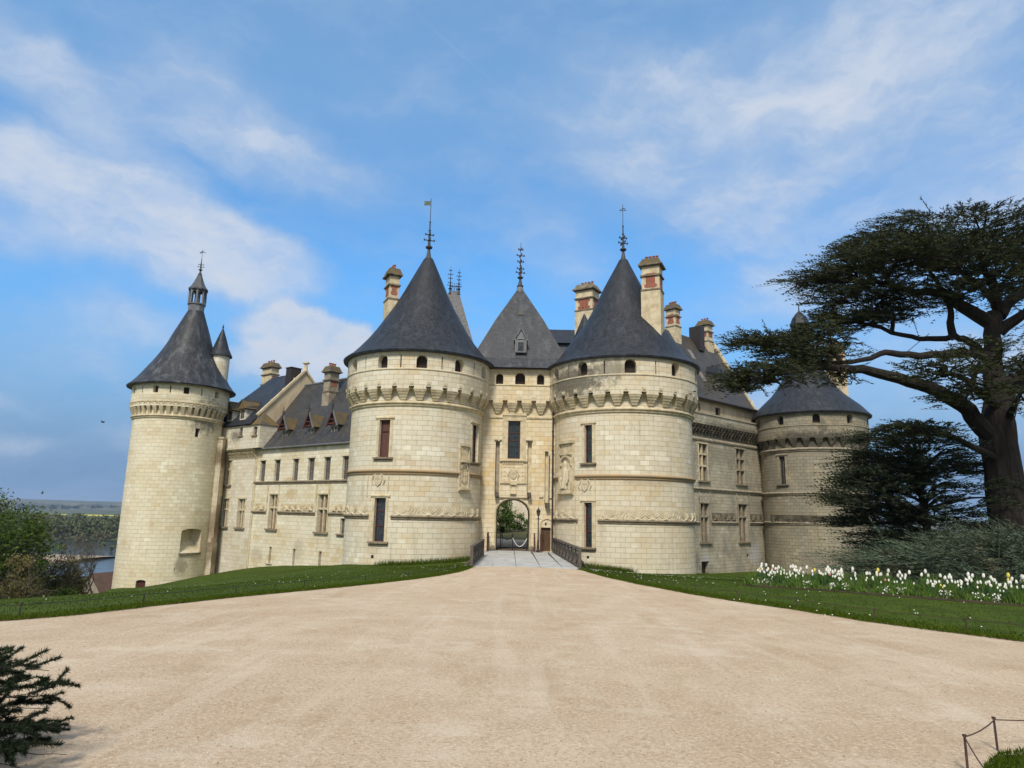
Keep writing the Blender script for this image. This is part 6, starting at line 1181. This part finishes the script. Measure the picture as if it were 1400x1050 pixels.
def tulip_proto(m, label, group, z0=-50.):
    mb = MB(); mb.tube([(0, 0, 0), (.01, 0, .25), (0, .01, .47)], [.009, .008, .007], 5)
    for a in (0., 2.3, 4.2):
        d = Vector((cos(a), sin(a), 0)); s_ = Vector((-sin(a), cos(a), 0)); pts = [(.01, 0, .016), (.05, .16, .03), (.10, .30, .022), (.17, .37, .002)]
        for (r0, h0, w0), (r1, h1, w1) in zip(pts, pts[1:]): mb.face([d*r0-s_*w0+Vector((0, 0, h0)), d*r0+s_*w0+Vector((0, 0, h0)), d*r1+s_*w1+Vector((0, 0, h1)), d*r1-s_*w1+Vector((0, 0, h1))])
    o = mb.build('tulip', M_STEM); tag(o, label, 'tulip', group)
    mb = MB()
    for k in range(6):
        a0, a1 = k*PI/3-.56, k*PI/3+.56; rr_ = 1. if k % 2 else .9; pr_ = [(.012, .45), (.044, .475), (.050, .51), (.040, .545)]
        for (r0, h0), (r1, h1) in zip(pr_, pr_[1:]): mb.face([(r0*rr_*cos(a0), r0*rr_*sin(a0), h0), (r0*rr_*cos(a1), r0*rr_*sin(a1), h0), (r1*rr_*cos(a1), r1*rr_*sin(a1), h1), (r1*rr_*cos(a0), r1*rr_*sin(a0), h1)])
        mb.face([(.040*rr_*cos(a0), .040*rr_*sin(a0), .545), (.040*rr_*cos(a1), .040*rr_*sin(a1), .545), (.022*cos((a0+a1)/2), .022*sin((a0+a1)/2), .575)])
    b = mb.build('bloom', m, o); return o
def place_tulip(proto, x, y, first, hv=1.):
    o = proto if first else proto.copy()
    if not first:
        COL.objects.link(o)
        for ch in proto.children: c = ch.copy(); COL.objects.link(c); c.parent = o
    k = (.50+.62*hv+.40*RNG.random()); o.location = (x, y, H(x, y)+.14); o.rotation_euler = (RNG.normal(0, .10), RNG.normal(0, .10), RNG.random()*6.3); o.scale = (k*.68, k*.68, k*.95); return o
for m, n, lab in ((M_PETW, 292, 'white tulip in the long flower bed on the right lawn'), (M_PETY, 9, 'yellow tulip among the white ones in the flower bed'), (M_PETP, 4, 'pink tulip among the white ones in the flower bed')):
    p = tulip_proto(m, lab, lab.split(' ')[0]+' tulips in the flower bed')
    cl = RNG.random(38)
    for i in range(n):
        u = float(np.clip(cl[RNG.integers(0, 38)]+RNG.normal(0, .02), 0.005, .995)) if RNG.random() < .55 else RNG.random(); vv = RNG.random(); x, y = bed_pt(u, .12+1.5*vv); place_tulip(p, x, y, i == 0, vv)
n = 24000; U = RNG.random(n); Vv = RNG.random(n)*1.5+.02; XY = np.array([bed_pt(a, b) for a, b in zip(U, Vv)]); z = Hn(XY[:, 0], XY[:, 1])+.1; D = unit(RNG.normal(0, .34, (n, 3))+np.array([0, 0, 1.])); hh = (.22+.34*RNG.random(n))*np.clip(.42+Vv*.62, .4, 1.15)*np.clip(.85+.3*np.sin(U*43+Vv*3)+.3*np.sin(U*97), .35, 1.25)
V = tris(np.c_[XY, z], D, hh, np.full(n, .052)); M_LEAFT = leaf_mat('bed_leaves', (.045, .105, .014), (.16, .25, .045), (.095, .15, .03))
tag(np_mesh('tulip_leaves', V, np.arange(len(V)).reshape(-1, 3), M_LEAFT), 'mass of green leaves filling the tulip bed', 'foliage', kind='stuff')
n = 700; U = np.clip((RNG.choice(np.array([1, 2, 5, 7, 8, 11, 12, 15, 17, 18, 20, 23, 24]), n)+RNG.normal(0, .22, n))/26, 0, .999); XY = np.array([bed_pt(a, b) for a, b in zip(U, np.abs(RNG.normal(.12, .22, n)))]); z = Hn(XY[:, 0], XY[:, 1])+.1+.24*RNG.random(n); V = tris(np.c_[XY, z], unit(RNG.normal(size=(n, 3))), np.full(n, .05), np.full(n, .05))
tag(np_mesh('edging_flowers', V, np.arange(len(V)).reshape(-1, 3), M_PETW), 'clumps of tiny white flowers along the front of the tulip bed', 'flowers', kind='stuff')

# ================================================================== valley: river, far wood, fields, hills, house, bird
def sheet(name, P, z, m):
    mb = MB(); mb.face([(x, y, z) for x, y in P]); return struct(mb.build(name, m))
sheet('river', [(-900, 262), (-60, 285), (60, 330), (60, 500), (-200, 535), (-420, 560), (-900, 640)], ZR, mW)
bank = [(-620, 392), (-420, 372), (-330, 364), (-262, 345), (-225, 352), (-240, 385), (-300, 412), (-420, 440), (-620, 470)]
X, Y = strip([(-620, 395), (-420, 374), (-330, 363), (-262, 344), (-215, 338)], [(-620, 475), (-420, 452), (-330, 432), (-262, 405), (-215, 392)], 30, 9); v = np.linspace(0, 1, 9)[None]; struct(grid_mesh('sandbank', X, Y, ZR-.5+1.9*np.sin(v*PI)**.6+RNG.normal(0, .1, X.shape), M_SAND))
sheet('rapeseed_field', [(-1190, 1890), (-1080, 1840), (-1180, 2160), (-1330, 2160)], ZR-.2, M_RAPE); sheet('rapeseed_field', [(-1262, 1930), (-1222, 1915), (-1370, 2150), (-1420, 2150)], ZR-.2, M_RAPE)
def quads(P, S_):
    n = len(P); a, b = unit(RNG.normal(size=(n, 3))), RNG.normal(size=(n, 3)); b = unit(np.cross(a, b)); V = np.empty((n, 3, 3)); V[:, 0] = P-a*S_[:, None]; V[:, 1] = P+a*S_[:, None]*.6+b*S_[:, None]*.8; V[:, 2] = P+a*S_[:, None]*.5-b*S_[:, None]*.8; return V.reshape(-1, 3)
M_WOOD1 = leaf_mat('far_wood_leaves', (.060, .080, .028), (.120, .135, .055), (.105, .095, .060), trans=0.)
def wood(name, lab, xs, ys, n, h0, h1, per, sz, m):
    out = []
    for i in range(n):
        x, y = RNG.uniform(*xs), RNG.uniform(*ys); h = RNG.uniform(h0, h1)*(1.0+.12*math.sin(x*.021)+.1*math.sin(x*.053)); rr_ = h*.32; p = unit(RNG.normal(size=(per, 3)))*(.55+.45*RNG.random((per, 1))); P = np.array([x, y, ZR+h*.55])+p*np.array([rr_, rr_, h*.45]); out.append(quads(P, np.full(per, sz)*(.6+.8*RNG.random(per))))
    V = np.concatenate(out); tag(np_mesh(name, V, np.arange(len(V)).reshape(-1, 3), m), lab, 'wood', kind='stuff')
wood('far_wood', 'band of woodland on the far bank of the river', (-760, -180), (552, 760), 520, 15, 21.5, 150, 1.3, M_WOOD1)
wood('bank_scrub', 'brownish scrub along the far water edge, below the woodland', (-720, -200), (498, 556), 170, 5, 10, 60, .9, leaf_mat('scrub_leaves', (.075, .075, .035), (.12, .105, .06), trans=0.))
wood('island_scrub', 'scrub growing along the sandbank in the river', (-520, -215), (418, 448), 60, 3, 6, 60, .7, M_WOOD1)
X, Y = np.meshgrid(np.linspace(-9000, 9000, 160), np.linspace(2900, 7200, 50), indexing='ij'); f = np.clip((Y-3000)/2600, 0, 1); f = f*f*(3-2*f)
Z = ZR-2+f*(62+9*np.sin(X*.0011+1)+5*np.sin(X*.0037)+3*np.sin(X*.011))+RNG.normal(0, 1.4, X.shape)*f; struct(grid_mesh('hills', X, Y, Z, M_HILL))
wood('hill_wood', 'woods and hedges across the far hillside', (-5200, -2300), (3100, 5600), 900, 14, 24, 16, 14., leaf_mat('hill_wood_leaves', (.020, .030, .015), (.045, .055, .03), trans=0.))
t = thing('house', 'stone house with a brown tiled roof down the slope, left of the great tower', 'house', (-58, 103, -12.))
hx0 = Vector((-55.2, 97, 0)); ru = Vector((.45, .893, 0)); rv = Vector((-.893, .45, 0)); hp = lambda a, b, z: hx0+ru*a+rv*b+Vector((0, 0, z))
mb = MB(); zb, ze, zr = -16., -9.4, -6.6
for q in ([hp(0, 0, zb), hp(9, 0, zb), hp(9, 0, ze), hp(0, 0, ze)], [hp(0, 0, zb), hp(0, 6.4, zb), hp(0, 6.4, ze), hp(0, 3.2, zr), hp(0, 0, ze)], [hp(9, 0, zb), hp(9, 6.4, zb), hp(9, 6.4, ze), hp(9, 3.2, zr), hp(9, 0, ze)], [hp(0, 6.4, zb), hp(9, 6.4, zb), hp(9, 6.4, ze), hp(0, 6.4, ze)]): mb.face(q)
mb.build('wall', plain('rubble_wall', (.30, .26, .20), .95, col2=(.20, .17, .13), scale=1.5), t)
mb = MB(); M_TILE = plain('brown_tiles', (.11, .062, .042), .9, col2=(.065, .045, .036), scale=1.4)
for a, b, e in ((-.4, 3.2, -1), (6.8, 3.2, 1)): mb.hexa([hp(-.3, a, ze-.3), hp(9.3, a, ze-.3), hp(9.3, b, zr), hp(-.3, b, zr), hp(-.3, a, ze-.1), hp(9.3, a, ze-.1), hp(9.3, b, zr+.2), hp(-.3, b, zr+.2)])
rf = mb.build('roof', M_TILE, t)
t = thing('bird', 'dark bird flying left of the great round tower', 'bird', (-36.2, 60., 10.15))
mb = MB(); p = Vector((-36.2, 60, 10.15)); mb.tube([p+Vector(q) for q in ((-.17, 0, .0), (-.08, 0, .02), (.04, 0, .01), (.16, 0, -.03))], [.015, .05, .055, .02], 7)
for sg in (-1, 1): mb.face([p+Vector((-.07, sg*.03, .03)), p+Vector((.08, sg*.03, .02)), p+Vector((.06, sg*.24, .12)), p+Vector((.0, sg*.36, .10)), p+Vector((-.05, sg*.22, .13))])
mb.face([p+Vector((.12, -.05, -.02)), p+Vector((.12, .05, -.02)), p+Vector((.27, .04, -.05)), p+Vector((.27, -.04, -.05))]); mb.build('body', M_BLACK, t)
# ------------------------------------------------------------------ haze: real air between camera and hills
HAZE = 9.0e-5
m = bpy.data.materials.new('haze_air'); m.use_nodes = True; t = m.node_tree; t.nodes.clear()
pv = nd(t, 'ShaderNodeVolumePrincipled', {'Color': (.62, .78, 1., 1), 'Density': HAZE, 'Anisotropy': .2}); t.links.new(pv.outputs[0], nd(t, 'ShaderNodeOutputMaterial').inputs['Volume'])
mb = MB(); mb.box((0, 4300, 30), (19000, 9800, 114)); tag(mb.build('haze', m), 'thin blue air over the valley', 'haze', kind='stuff')
